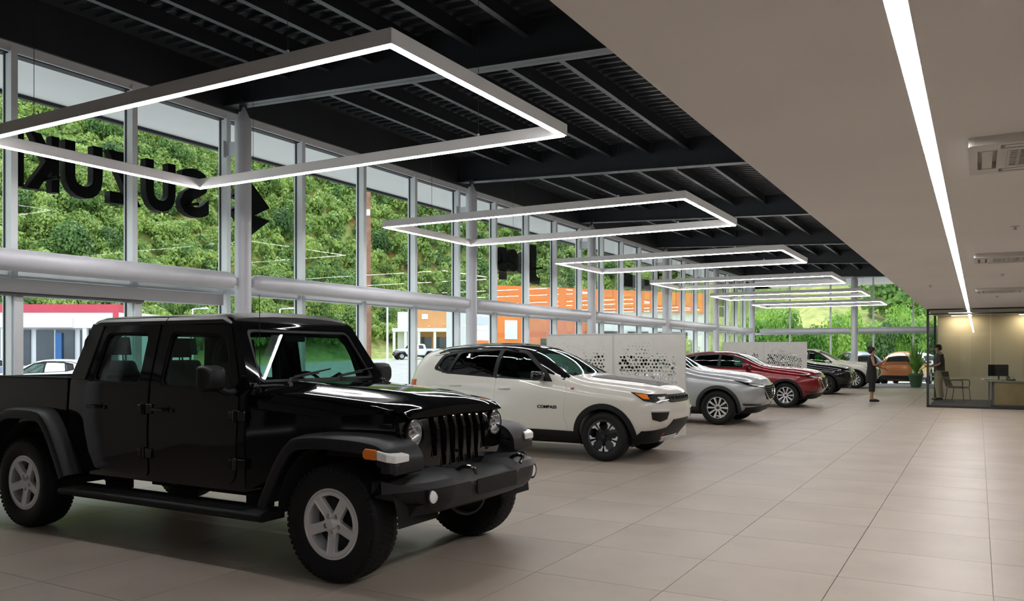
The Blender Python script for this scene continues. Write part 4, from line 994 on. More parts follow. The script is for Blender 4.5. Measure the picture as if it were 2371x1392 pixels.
    h0 = nose(0, .70)      # winged oval emblem
    M = MB().tube([(h0.x+.028, .075*math.cos(t), .70+.055*math.sin(t)) for t in [2*PI*i/20 for i in range(21)]], .006, 6)
    M.tube(smooth_path([(h0.x+.028,-.066,.72),(h0.x+.028,-.03,.712),(h0.x+.028,0,.685),(h0.x+.028,.03,.712),(h0.x+.028,.066,.72)], 4), .006, 6); M.build('emblem', chrome, T, smooth=True)
    return T
GR = 'cars in the showroom row'
silver = mat('silver_paint', (.42,.43,.45), .26, .35, coat=.5)
redp = mat('deep_red_paint', (.20,.008,.014), .18, .25, coat=.6)
blackp = mat('black_paint_mica', (.008,.008,.010), .08, 0, coat=.4)
beigep = mat('warm_white_paint', (.62,.57,.52), .25, .1, coat=.5)
silver_car = long_suv((-4.74, 17.92, 0), 'silver crossover with ten-spoke alloy wheels and dark wheel arches', silver, clad=mat('silver_car_cladding', (.02,.02,.022), .5))
red_car = long_suv((-4.60, 24.15, 0), 'deep red low-roofed crossover beside the perforated screen', redp, h=1.55, wb=2.655, r=.345, rails=False)
black_car = long_suv((-4.80, 32.15, 0), 'glossy black crossover with dark wheels past the second perforated screen', blackp, h=1.70, wb=2.80, rims=spoke_rim(7, .235, .23, .07, .21, .012, .06, alloy_d, alloy_d))
beige_car = long_suv((-4.55, 38.2, 0), 'warm white crossover parked beside the far glass wall', beigep, h=1.66)
# ================================================================== screens, signs, office, people
# ---- perforated display screens: real holes, denser and larger in a sweeping band
scr_m = mat('screen_laminate', (.60,.58,.55), .6, 0, .04, 6)
def screen(x0, x1, y, lab):
    e = empty('perforated_screen', ((x0+x1)/2, y, 0), 0, lab, 'screen'); hw_ = (x1-x0)/2; gap = .03; H0, H1 = .06, 1.85; rg = random.Random(5)
    for k in (0, 1):
        a, b = (-hw_, -gap/2) if k == 0 else (gap/2, hw_)
        nx, nz = 20, 28; cw, ch = (b-a)/nx, (H1-H0)/nz; m = MB(); T_ = .012
        for i in range(nx+1):
            for j in range(nz):
                sh_ = cw/2*(j % 2); u0, u1, z0, z1 = max(a, a+cw*i-sh_), min(b, a+cw*(i+1)-sh_), H0+ch*j, H0+ch*(j+1)
                if u1-u0 < .001: continue
                c = ((u0+u1)/2, (z0+z1)/2)
                t = (i+.5)/nx*.5+.5*k; arc = 1.40-.9*(t-.55)**2; d = c[1]-arc; s = 0
                if 1 < i < nx-2 and 1 < j < nz-2:
                    if -.30 < d < .06: s = .42*rg.uniform(.45, 1)
                    elif .06 <= d < .20: s = .26*rg.uniform(.3, 1)*(rg.random() < .7)
                    elif -.7 < d <= -.30: s = .20*rg.uniform(.3,1)*(rg.random() < .3)
                    else: s = .14*(rg.random() < .25)
                c = (c[0]+cw*rg.uniform(-.13,.13), c[1]+ch*rg.uniform(-.13,.13)); O = [(u0,z0),(u1,z0),(u1,z1),(u0,z1)]
                if s < .08:
                    m.add([(u,-T_,z) for u, z in O]+[(u,T_,z) for u, z in O], [(0,1,2,3),(7,6,5,4)]); continue
                an = rg.uniform(0, PI/2); I = [(c[0]+cw*s*math.cos(an+PI/4+PI/2*q)*1.3, c[1]+ch*s*math.sin(an+PI/4+PI/2*q)*1.3) for q in (2,3,4,5)]
                o_ = min(range(4), key=lambda q: (I[q][0]-O[0][0])**2+(I[q][1]-O[0][1])**2); I = I[o_:]+I[:o_]
                vs = [(u,-T_,z) for u, z in O]+[(u,-T_,z) for u, z in I]+[(u,T_,z) for u, z in O]+[(u,T_,z) for u, z in I]
                fs = []
                for q in range(4):
                    r_ = (q+1) % 4; fs += [(q,r_,4+r_,4+q),(8+r_,8+q,12+q,12+r_),(4+q,4+r_,12+r_,12+q)]
                m.add(vs, fs)
        p = m.build('panel', scr_m, e, fix=False)
        f = MB()
        for q in ((a-.012,a,H0,H1),(b,b+.012,H0,H1),(a-.012,b+.012,H1,H1+.015),(a-.012,b+.012,H0-.015,H0)): f.box(q[0], q[1], -.02, .02, q[2], q[3])
        f.build('panel_frame', scr_m, p)
    for x in (-hw_+.15, -.15, .15, hw_-.15): MB().box(x-.03, x+.03, -.2, .2, 0, .045).build('foot', alu, e, bevel=.005)
    return e
screen(-7.25, -4.52, 14.15, 'pale perforated display screen between the white and silver crossovers')
screen(-7.5, -4.80, 27.6, 'pale perforated display screen between the red and black crossovers')
# ---- roof signs fixed outside the glass, seen from behind
sign_m = mat('sign_black', (.003,.003,.003), .6, spec=.1)
def letters(name, lab, txt, y_start, z, size, step, logo=False, bold=.03, sx=1.0):
    e = empty(name, (-10.2, y_start, z), 0, lab, 'sign'); y = 0
    for ch, wd in zip(txt, step):
        me = text_mesh(ch, size, .12, bold); me.materials.append(sign_m)
        xs = [v.co.x for v in me.vertices]; cx_ = (max(xs)+min(xs))/2; k = wd*.86/(max(xs)-min(xs)) if ch != 'I' else 1
        for v in me.vertices: v.co.x = (v.co.x-cx_)*k
        o = link('letter', me, None, e); o.rotation_euler = (PI/2, 0, -PI/2); o.location = (0, -(y+wd/2), 0); y += wd
    for q in range(3): MB().box(.0, .30, -y*(.15+.35*q)-.02, -y*(.15+.35*q)+.02, size*.10, size*.14).build('mounting_arm', sign_m, e)
    return e
sz = letters('wall_sign', 'black raised letters SUZUKI with an S emblem, seen from behind through the glass', 'SUZUKI', 8.59, 3.57, .93, [.60,.57,.57,.60,.48,.16], bold=.035)
lg = [(.50,1.0),(1.0,.66),(.60,.61),(1.0,.42),(.50,0),(0,.34),(.40,.39),(0,.58)]
MB().prism(lg, lambda u,v,w: (-.06+.12*w, 1.18-u*.80, -.18+v*.86), 0, 1).build('emblem', sign_m, sz)
letters('wall_sign', 'black raised letters Jeep seen from behind through the glass', 'Jeep', 19.40, 3.60, 1.02, [.58,.60,.60,.62], bold=.045)
e = empty('wall_sign', (-10.2, 26.6, 3.72), 0, 'wide dark sign board seen from behind through the glass', 'sign')
MB().box(-.06, .06, -1.2, .35, 0, .42).build('board', sign_m, e); MB().box(-.06, .06, .40, 1.25, .02, .36).build('board', sign_m, e); MB().box(.06, .3, -.1, .1, .15, .22).build('mounting_arm', sign_m, e)
e = empty('wall_sign', (-10.2, 28.5, 4.13), 0, 'small dark round sign seen from behind through the glass', 'sign')
MB().cyl((0,0,.2), .24, .1, 24, 'x').build('disc', sign_m, e); MB().box(.05, .3, -.04, .04, .16, .24).build('mounting_arm', sign_m, e)
e = empty('wall_sign', (-10.2, 37.1, 3.15), 0, 'stacked dark emblem sign near the far corner seen from behind', 'sign')
for z0, z1, w_ in ((0,.45,.45),(.5,.85,.5),(.95,1.4,.62)): MB().prism(rrect(-w_, w_, z0, z1, .12), lambda u,v,w: (-.05+.1*w, u, v), 0, 1).build('plate', sign_m, e)
MB().box(.05, .3, -.04, .04, .6, .7).build('mounting_arm', sign_m, e)
# ---- air-conditioning cassettes in the soffit
ac_m = mat('cassette_white', (.62,.60,.57), .5, 0, .02, 3)
for k, yc in enumerate((5.72, 11.95, 18.15)):
    e = empty('ceiling_cassette', (.38, yc, SOFZ), 0, 'square white air conditioning cassette in the soffit, '+['first one beside the slot light','second one along the slot light','one furthest along the slot light'][k], 'air conditioner')
    ho = [[tuple((Matrix.Rotation(a*PI/2, 3, 'Z') @ Vector((u, v, 0)))[:2]) for u, v in ((-.385,-.27),(-.285,-.27),(-.285,.27),(-.385,.27))] for a in range(4)]
    MB().prism(rrect(-.43,.43,-.43,.43,.03), lambda u,v,w: (u,v,-.05*w), 0, 1, ho+[[(-.235,-.235),(.235,-.235),(.235,.235),(-.235,.235)]]).build('frame', ac_m, e)
    for a in range(4):
        M_ = Matrix.Rotation(a*PI/2, 4, 'Z')
        s_ = MB().box(-.385, -.285, -.27, .27, -.004, -.001, M_).build('slot', ac_m, e)
        MB().box(-.362, -.308, -.25, .25, -.050, -.042, M_).build('louvre', ac_m, s_)
    g = MB().box(-.235, .235, -.235, .235, -.004, -.001).build('filter', mat('filter_mesh', (.08,.08,.08), .9), e)
    for q in range(10):
        MB().box(-.225, .225, -.225+q*.05-.008, -.225+q*.05+.008, -.050, -.042).build('intake_bar', ac_m, g)
        MB().box(-.225+q*.05-.008, -.225+q*.05+.008, -.225, .225, -.050, -.042).build('intake_bar', ac_m, g)
for x, y in ((.30,9.2),(.32,14.7),(-.75,16.5),(.35,20.3)):
    e = empty('sprinkler_head', (x, y, SOFZ), 0, 'small white sprinkler head in the soffit', 'sprinkler', 'sprinkler heads in the soffit')
    MB().lathe([(.04,0),(.04,-.006),(.018,-.012),(.012,-.03),(.022,-.032),(.022,-.036)], 16).build('sprinkler_body', ac_m, e, smooth=True)
# ---- glazed office at the end of the aisle
frm = mat('black_frame', (.012,.012,.013), .45); of_glass = glass('office_glass', (.80,.83,.80), 0, 1.4)
OBY = 30.2
w_of = struct(empty('wall_office', (0, OFY, 0)))
for x0, x1 in ((OFX-.03, OFX+.03), (3.2, 3.26)): MB().box(x0, x1, -.04, .04, 0, SOFZ).build('post', frm, w_of)
MB().box(OFX, 3.26, -.04, .04, SOFZ-.035, SOFZ).build('top_rail', frm, w_of); MB().box(OFX, 3.26, -.04, .04, SOFZ-.16, SOFZ-.125).build('header_rail', frm, w_of); MB().box(OFX, 3.26, -.04, .04, 0, .06).build('bottom_rail', frm, w_of)
for a, b in ((OFX+.03, .28), (.29, 1.75), (1.76, 3.2)):
    MB().box(a, b, -.006, .006, .06, SOFZ-.16).build('pane', of_glass, w_of); MB().box(a, b, -.006, .006, SOFZ-.125, SOFZ-.035).build('pane', of_glass, w_of)
MB().box(OFX-.045, OFX+.02, OBY-.1-OFY, OBY-.03-OFY, 0, SOFZ).build('post', frm, w_of)
beige = mat('beige_wall', (.66,.58,.46), .8, 0, .03, 1.5)
struct(MB().box(OFX+.06, RIGHTX, OBY, OBY+.12, 0, SOFZ).build('wall_office_back', beige))
struct(MB().box(3.26, 3.36, OFY, OBY, 0, SOFZ).build('wall_office_side', beige))
carpet = mat('dark_carpet', (.035,.038,.048), .95, 0, .25, 40, .2)
MB().box(OFX, 3.26, OFY+.04, OBY, 0, .008).build('carpet', carpet, floor)
e = empty('linear_light', (-.47, 27.6, SOFZ), 0, 'short white linear ceiling light inside the glazed office', 'ceiling light'); MB().box(-.32, .32, -.05, .05, -.03, 0).build('housing', fix_m, e); MB().box(-.30, .30, -.035, .035, -.034, -.03).build('diffuser', emis('office_led', (1,.97,.9), 14), e)
warm = emis('warm_strip', (1,.80,.54), 110)
for x0, x1, lb in ((-.75, -.18, 'above the man and the visitor armchair'), (1.10, 1.67, 'above the office desk')):
    e = empty('strip_light', ((x0+x1)/2, OBY-.32, SOFZ), 0, 'short warm strip light washing the beige office wall '+lb, 'ceiling light')
    MB().box(x0-(x0+x1)/2-.015, x1-(x0+x1)/2+.015, -.05, .05, -.022, 0).build('housing', fix_m, e); MB().box(x0-(x0+x1)/2, x1-(x0+x1)/2, -.036, .036, -.026, -.022).build('diffuser', warm, e)
MB().prism(rrect(-.04,.04,-.06,.06,.008), lambda u,v,w: (-.40+u, OBY-.008*w, 1.32+v), 0, 1).build('light_switch', mat('switch_white', (.7,.7,.68), .4), None)
tag(bpy.data.objects['light_switch'], 'small white light switch on the beige office wall', 'switch')
MB().prism(rrect(-.022,.022,-.04,.04,.006), lambda u,v,w: (u, v, w*.004), 0, 1).build('rocker', ac_m, bpy.data.objects['light_switch']).matrix_local = Matrix.Translation((-.40, OBY-.008, 1.32)) @ Matrix.Rotation(PI/2, 4, 'X')
# desk with computer
wood = mat('desk_oak', (.46,.30,.15), .5, 0, .15, 4); dgrey = mat('desk_grey', (.10,.105,.11), .5)
D = empty('office_desk', (.98, 26.55, 0), 0, 'grey and oak office desk behind the office glass', 'desk')
MB().box(-.78, .82, -.40, .40, .705, .74).build('desk_top', mat('desk_top_grey', (.32,.31,.29), .45), D, bevel=.004); MB().box(-.60, .64, -.36, -.335, .08, .70).build('front_panel', wood, D)
for x in (-.74, .70): MB().box(x, x+.05, -.36, .36, .008, .705).build('leg', dgrey, D)
MB().box(-.66, -.30, -.32, .34, .10, .70).build('drawer_unit', dgrey, D)
Mo = empty('monitor', (.48, 26.62, .74), .25, 'black computer monitor on the office desk', 'monitor')
MB().prism(rrect(-.25,.25,.12,.44,.012), lambda u,v,w: (u, -.02+.04*w, v), 0, 1).build('screen_housing', frm, Mo, bevel=.004); MB().box(-.235, .235, .020, .024, .135, .425).build('display', mat('screen_off', (.01,.012,.015), .1), Mo)
MB().tube([(0,-.04,0),(0,-.04,.3)], .022, 8).build('stand', frm, Mo); MB().prism(rrect(-.12,.12,-.12,.08,.03), lambda u,v,w: (u,v,.012*w), 0, 1).build('base', frm, Mo)
K = MB().prism(rrect(-.20,.20,-.07,.07,.012), lambda u,v,w: (.36+u, 26.30+v, .741+.018*w), 0, 1).build('keyboard', mat('keyboard_pale', (.55,.55,.54), .5), None, bevel=.003); tag(K, 'pale computer keyboard on the desk before the monitor', 'keyboard')
kk = MB()
for i in range(11):
    for j in range(4): kk.box(.18+i*.032, .206+i*.032, 26.245+j*.029, 26.268+j*.029, .759, .764)
kk.build('keys', frm, K)['kind'] = 'stuff'
P_ = empty('desk_phone', (.78, 26.5, .74), .3, 'black desk telephone beside the monitor', 'telephone')
MB().loft([[(x,y,z) for x, y, z in ((-.09,-.1,0),(.09,-.1,0),(.09,-.1,.03),(-.09,-.1,.03))],[(x,y,z) for x, y, z in ((-.09,.1,0),(.09,.1,0),(.09,.1,.09),(-.09,.1,.09))]]).build('base', frm, P_, bevel=.006)
MB().tube(smooth_path([(-.065,-.09,.06),(-.065,-.05,.085),(-.065,.06,.12),(-.065,.1,.115)], 3), .02, 8).build('handset', frm, P_, smooth=True)
B_ = empty('paper_stack', (.20, 26.72, .74), .2, 'stack of papers on the desk end', 'papers')
for i, (dx, a) in enumerate(((0,.1),(.01,-.05),(-.01,.2),(.005,0))): MB().box(-.105, .105, -.148, .148, i*.012, i*.012+.011, Matrix.Rotation(a, 4, 'Z') @ Matrix.Translation((dx,0,0))).build('sheet', mat('paper', (.7,.68,.63), .8), B_)
# visitor armchair
ch = empty('armchair', (-.52, 28.6, .008), R(-20), 'black mesh visitor armchair inside the glazed office', 'chair')
cf = mat('chair_black', (.02,.02,.022), .5)
MB().prism(rrect(-.24,.24,-.24,.24,.06), lambda u,v,w: (u, v, .42+.05*w), 0, 1).build('seat', cf, ch, bevel=.012)
MB().loft([[(x,y,z) for x, y, z in ((-.27-.14*k-.02,-.23,.46+.46*k),(-.27-.14*k+.02-.03*(1-(2*k-1)**2),-.23,.46+.46*k),(-.27-.14*k+.02-.03*(1-(2*k-1)**2),.23,.46+.46*k),(-.27-.14*k-.02,.23,.46+.46*k))] for k in (0,.25,.5,.75,1)]).build('backrest', cf, ch, bevel=.01)
for s in (-1, 1):
    MB().tube([(.24,s*.25,0),(.20,s*.25,.44)], .013, 8).build('leg', cf, ch); MB().tube([(-.30,s*.25,0),(-.24,s*.25,.44)], .013, 8).build('leg', cf, ch)
    MB().tube(smooth_path([(.20,s*.26,.44),(.20,s*.27,.64),(.10,s*.27,.67),(-.28,s*.26,.66)], 4), .016, 8).build('armrest', cf, ch, smooth=True)
# potted plant by the far glass
pl = empty('potted_plant', (-2.40, 40.25, 0), 0, 'tall leafy green plant in a green pot before the far glass', 'plant')
MB().lathe([(.20,0),(.30,.50),(.32,.52),(.32,.60),(.28,.60),(.27,.54)], 24).build('pot', mat('green_pot', (.06,.13,.06), .5), pl, smooth=35); MB().cyl((0,0,.53), .27, .03, 20).build('soil', mat('soil', (.05,.035,.025), .95), pl)
lfm = mat('plant_leaf', (.14,.33,.05), .5, 0, .3, 5); rp = random.Random(9)
for i in range(70):
    a = rp.uniform(0, 2*PI); L_ = rp.uniform(.6, 1.75); ln = rp.uniform(.15, .8); d = Vector((math.cos(a), math.sin(a), 0)); sd_ = Vector((-d.y, d.x, 0)); m = MB(); rows = []
    for q in range(7):
        t = q/6; c = d*(.04+ln*.75*t**1.4)+Vector((0,0,.55+L_*(t-.45*t*t*ln))); w_ = .055*math.sin(PI*min(.97, .08+t*.9))
        rows.append([c-sd_*w_, c+Vector((0,0,-.015)), c+sd_*w_])
    m.loft(rows, False, False); m.build('leaf', lfm, pl, smooth=True)
# ---- people
skin_m = mat('skin', (.42,.22,.14), .55, 0, .06, 20); hair_m = mat('dark_hair', (.02,.013,.010), .6, 0, .3, 60, .3); blk_cloth = mat('black_cloth', (.010,.010,.012), .85, 0, .2, 30, .15)
def skin_body(J, E, root, name, m, parent):
    keys = list(J); me = bpy.data.meshes.new(name); me.from_pydata([J[k][:3] for k in keys], [(keys.index(a), keys.index(b)) for a, b in E], [])
    o = link(name, me, m, parent); sk = o.modifiers.new('skin', 'SKIN'); sk.use_smooth_shade = True
    if not me.skin_vertices: me.skin_vertices.new()
    for i, k in enumerate(keys):
        r = J[k][3]; me.skin_vertices[0].data[i].radius = r if isinstance(r, tuple) else (r, r); me.skin_vertices[0].data[i].use_root = (k == root)
    sb = o.modifiers.new('sub', 'SUBSURF'); sb.levels = 2; sb.render_levels = 2
    bpy.context.view_layer.update(); m2 = evaluated(o); o.modifiers.clear(); o.data = m2
    for p in m2.polygons: p.use_smooth = True
    if not m2.materials: m2.materials.append(m)
    return o
def hand(J, E, wrist, k, dirv, side_v, curl):
    """palm and five fingers from a wrist joint; dirv along the hand, side_v towards the thumb"""
    W = Vector(J[wrist][:3]); d = Vector(dirv).normalized(); s = Vector(side_v).normalized(); n = d.cross(s).normalized()
    pm = W+d*.05; J[k+'palm'] = (*pm, (.030,.016)); E.append((wrist, k+'palm'))
    for i, (off, ln) in enumerate(((.028,.062),(.010,.072),(-.010,.068),(-.027,.052))):
        b = pm+d*.038+s*off; c = b+(d*math.cos(curl*.6)+n*math.sin(curl*.6))*ln*.55; t = c+(d*math.cos(curl*1.5)+n*math.sin(curl*1.5))*ln*.45
        for q, p_, r in (('a',b,.0095),('b',c,.009),('c',t,.0075)): J['%s%d%s' % (k,i,q)] = (*p_, r)
        E += [(k+'palm', '%s%da' % (k,i)), ('%s%da' % (k,i), '%s%db' % (k,i)), ('%s%db' % (k,i), '%s%dc' % (k,i))]
    t0 = pm-d*.015+s*.034; t1 = t0+(d*.75+s*.6+n*.25*curl).normalized()*.035; t2 = t1+(d+n*.3*curl).normalized()*.028
    for q, p_, r in (('t0',t0,.011),('t1',t1,.010),('t2',t2,.008)): J[k+q] = (*p_, r)
    E += [(k+'palm',k+'t0'),(k+'t0',k+'t1'),(k+'t1',k+'t2')]
def face(par, c, f, r=.085):
    """eyes, brows, nose, mouth, ears on a head centred at c looking along +x"""
    c = Vector(c)
    for s in (-1, 1):
        MB().sph(c+Vector((r*.98, s*.032, .008)), (.010,.013,.008), 8, 6).build('eye', mat('eye_dark', (.02,.015,.01), .2), par); MB().box(c.x+r*.98, c.x+r*1.06, c.y+s*.032-.018, c.y+s*.032+.018, c.z+.028, c.z+.034).build('brow', hair_m, par)
        MB().sph(c+Vector((-.005, s*r*.93, -.01)), (.018,.010,.030), 8, 6).build('ear', skin_m, par, smooth=True)
    MB().loft([[c+Vector((r*.95,-.008,.015)),c+Vector((r*.95,.008,.015)),c+Vector((r*1.02,0,.016))],[c+Vector((r*.96,-.018,-.030)),c+Vector((r*.96,.018,-.030)),c+Vector((r*1.26,0,-.026))]]).build('nose', skin_m, par, smooth=True)
    MB().sph(c+Vector((r*.93, 0, -.056)), (.012,.026,.007), 10, 6).build('mouth', mat('lips', (.35,.12,.09), .5), par, smooth=True)
# woman in black, phone at her chest
W = empty('person', (-2.87, 27.55, 0), R(12), 'person in a black sleeveless dress and cropped trousers standing on the aisle', 'person')
J = {'pelvis':(0,0,.92,(.125,.105)),'waist':(.0,0,1.06,(.11,.085)),'chest':(.01,0,1.26,(.125,.095)),'neckb':(0,0,1.40,.055),'neck':(.015,0,1.46,.046),'jaw':(.045,0,1.515,.060),'head':(.03,0,1.575,.088),'crown':(.02,0,1.635,.062)}
E_ = [('pelvis','waist'),('waist','chest'),('chest','neckb'),('neckb','neck'),('neck','jaw'),('jaw','head'),('head','crown')]
for s, k in ((1,'l'),(-1,'r')):
    J.update({k+'sh':(0,s*.165,1.375,.050), k+'hip':(0,s*.085,.86,.092), k+'knee':(.03*(1 if s > 0 else -.3),s*.09,.48,.058), k+'calf':(-.01+.03*(s>0),s*.09,.33,.056), k+'ank':(-.03+.05*(s>0),s*.085,.09,.034), k+'foot':(.05+.05*(s>0),s*.095,.045,.036), k+'toe':(.13+.05*(s>0),s*.10,.03,.028)})
    E_ += [('neckb',k+'sh'),('pelvis',k+'hip'),(k+'hip',k+'knee'),(k+'knee',k+'calf'),(k+'calf',k+'ank'),(k+'ank',k+'foot'),(k+'foot',k+'toe')]
J.update({'rel':(.05,-.215,1.12,.040),'rwr':(.27,-.13,1.20,.026),'lel':(.12,.20,1.13,.040),'lwr':(.36,.20,1.02,.026)})
E_ += [('rsh','rel'),('rel','rwr'),('lsh','lel'),('lel','lwr')]
hand(J, E_, 'rwr', 'rh', (.8,.35,.35), (0,.3,1), .9); hand(J, E_, 'lwr', 'lh', (1,0,-.35), (0,-.6,.6), .5)
wb_ = skin_body(J, E_, 'pelvis', 'body', skin_m, W)
face(wb_, (.045,0,1.565), 1, .075)
ring = lambda cx_, cy_, z, a, b, n=20: [(cx_+a*math.cos(2*PI*i/n), cy_+b*math.sin(2*PI*i/n), z) for i in range(n)]
MB().loft([ring(-.01,0,.62,.155,.205),ring(-.01,0,.75,.16,.20),ring(0,0,.92,.15,.19),ring(0,0,1.06,.125,.155),ring(.01,0,1.22,.14,.165),ring(.005,0,1.34,.12,.175),ring(0,0,1.405,.085,.15),ring(0,0,1.43,.07,.09)], True, True).build('dress', blk_cloth, wb_, smooth=50)
for s, k in ((1,'l'),(-1,'r')): MB().tube([Vector(J[k+'hip'][:3]), Vector(J[k+'knee'][:3]), Vector(J[k+'calf'][:3])+Vector((0,0,-.02))], [.115,.085,.082], 14).build('trouser_leg', blk_cloth, wb_, smooth=50)
h = MB().sph((.0,0,1.605), (.098,.092,.095), 16, 10); h.sph((-.085,0,1.66), (.052,.05,.05), 12, 8); h.sph((-.04,0,1.545), (.06,.075,.07), 12, 8); h.build('hair', hair_m, wb_, smooth=True)
for s, k in ((1,'l'),(-1,'r')):
    f_ = Vector(J[k+'foot'][:3]); MB().loft([[(f_.x+dx, f_.y+y*wd, z) for y, z in ((-1,0),(1,0),(1,h_),(-1,h_))] for dx, wd, h_ in ((-.12,.030,.07),(-.06,.034,.075),(.02,.040,.075),(.09,.042,.06),(.13,.026,.04))]).build('shoe', blk_cloth, wb_, bevel=.008)
ph = MB().box(-.004, .004, -.036, .036, -.075, .075, Matrix.Translation((.39,-.085,1.275)) @ Matrix.Rotation(R(-25), 4, 'Y')).build('phone', gloss_blk, None, bevel=.004)
ph.matrix_world = Matrix.Translation(W.location) @ Matrix.Rotation(R(12), 4, 'Z'); tag(ph, 'black phone held by the person in black', 'phone')
# man in a dark shirt inside the office
M2 = empty('person', (-1.08, 29.35, .008), R(195), 'person in a dark polo shirt and khaki trousers standing inside the glazed office', 'person')
J = {'pelvis':(0,0,.93,(.14,.11)),'waist':(.0,0,1.08,(.135,.10)),'chest':(.015,0,1.32,(.155,.11)),'neckb':(.01,0,1.47,.065),'neck':(.03,0,1.53,.055),'jaw':(.065,0,1.58,.062),'head':(.05,0,1.645,.093),'crown':(.04,0,1.705,.066)}
E_ = [('pelvis','waist'),('waist','chest'),('chest','neckb'),('neckb','neck'),('neck','jaw'),('jaw','head'),('head','crown')]
for s, k in ((1,'l'),(-1,'r')):
    J.update({k+'sh':(0,s*.20,1.43,.060), k+'hip':(0,s*.095,.88,.10), k+'knee':(.02,s*.10,.50,.066), k+'calf':(-.01,s*.10,.35,.062), k+'ank':(-.03,s*.10,.09,.040), k+'foot':(.05,s*.11,.045,.040), k+'toe':(.15,s*.12,.03,.030), k+'el':(.03,s*.25,1.14,.046), k+'wr':(.26,s*.15,1.06,.030)})
    E_ += [('neckb',k+'sh'),('pelvis',k+'hip'),(k+'hip',k+'knee'),(k+'knee',k+'calf'),(k+'calf',k+'ank'),(k+'ank',k+'foot'),(k+'foot',k+'toe'),(k+'sh',k+'el'),(k+'el',k+'wr')]
    hand(J, E_, k+'wr', k+'h', (.9,-.3*s,.1), (0,-.4*s,.9), .8)
mb_ = skin_body(J, E_, 'pelvis', 'body', skin_m, M2); face(mb_, (.06,0,1.635), 1, .082)
shirt = mat('charcoal_shirt', (.045,.042,.038), .8, 0, .2, 20, .1); khaki = mat('khaki_cloth', (.34,.28,.19), .85, 0, .1, 20, .1)
MB().loft([ring(0,0,.90,.165,.185),ring(0,0,1.08,.155,.18),ring(.015,0,1.28,.165,.205),ring(.01,0,1.42,.125,.215),ring(.01,0,1.485,.09,.14),ring(.015,0,1.51,.075,.085)], True, True).build('shirt', shirt, mb_, smooth=50)
for s, k in ((1,'l'),(-1,'r')):
    a, b = Vector(J[k+'sh'][:3]), Vector(J[k+'el'][:3]); MB().tube([a+Vector((0,0,.02)), a.lerp(b,.4), a.lerp(b,.82)], [.085,.08,.075], 12).build('sleeve', shirt, mb_, smooth=50)
    MB().tube([Vector(J[k+'hip'][:3])+Vector((0,0,.06)), Vector(J[k+'knee'][:3]), Vector(J[k+'ank'][:3])], [.13,.095,.078], 14).build('trouser_leg', khaki, mb_, smooth=50)
    f_ = Vector(J[k+'foot'][:3]); MB().loft([[(f_.x+dx, f_.y+y*wd, z) for y, z in ((-1,0),(1,0),(1,h_),(-1,h_))] for dx, wd, h_ in ((-.12,.034,.08),(-.06,.038,.085),(.03,.046,.08),(.11,.046,.065),(.15,.03,.045))]).build('shoe', gloss_blk, mb_, bevel=.008)
MB().loft([ring(.03,0,1.665,.105,.098),ring(.03,0,1.71,.10,.092),ring(.02,0,1.755,.07,.065),ring(.02,0,1.775,.02,.02)]).build('cap', blk_cloth, mb_, smooth=True)
MB().prism(rpoly([(.09,-.075),(.21,-.05),(.21,.05),(.09,.075)], .03, 3), lambda u,v,w: (u, v, 1.672-.12*(u-.09)+.008*w), 0, 1).build('cap_peak', blk_cloth, mb_)
MB().sph((.0,0,1.63), (.085,.088,.06), 14, 8).build('hair', hair_m, mb_, smooth=True)
# ================================================================== outside: lot, hill, trees, neighbours
CA, SA = math.cos(YAW), math.sin(YAW)
def at(u, v, t):
    p = (u-1185.5)/FPX
    return Vector((t*(p*CA-SA), t*(p*SA+CA), CAMZ+(HOR-v)*t/FPX))
def ss(a, b, x): t = min(1, max(0, (x-a)/(b-a))); return t*t*(3-2*t)
def ground(x, y):
    rho = math.hypot(x, y); u = math.atan2(x, y)               # u: bearing from +y, left is negative
    base = 84 + 52*ss(-1.0, -.55, u) - 66*ss(-.36, -.16, u)
    z = -.12-.3*ss(14, 26, -x) + 1.3*ss(55, 105, rho)*ss(-.95,-.6,u)*(1-ss(-.4,-.25,u))
    slope = .62-.12*ss(-.36,-.16,u)
    if rho > base:
        d = rho-base; z += slope*d*min(1, .35+d/60)+1.6*noise.noise((x*.05, y*.05, 0))*min(1, d/15)+.5*noise.noise((x*.2, y*.2, 5))*min(1, d/10)
    return z
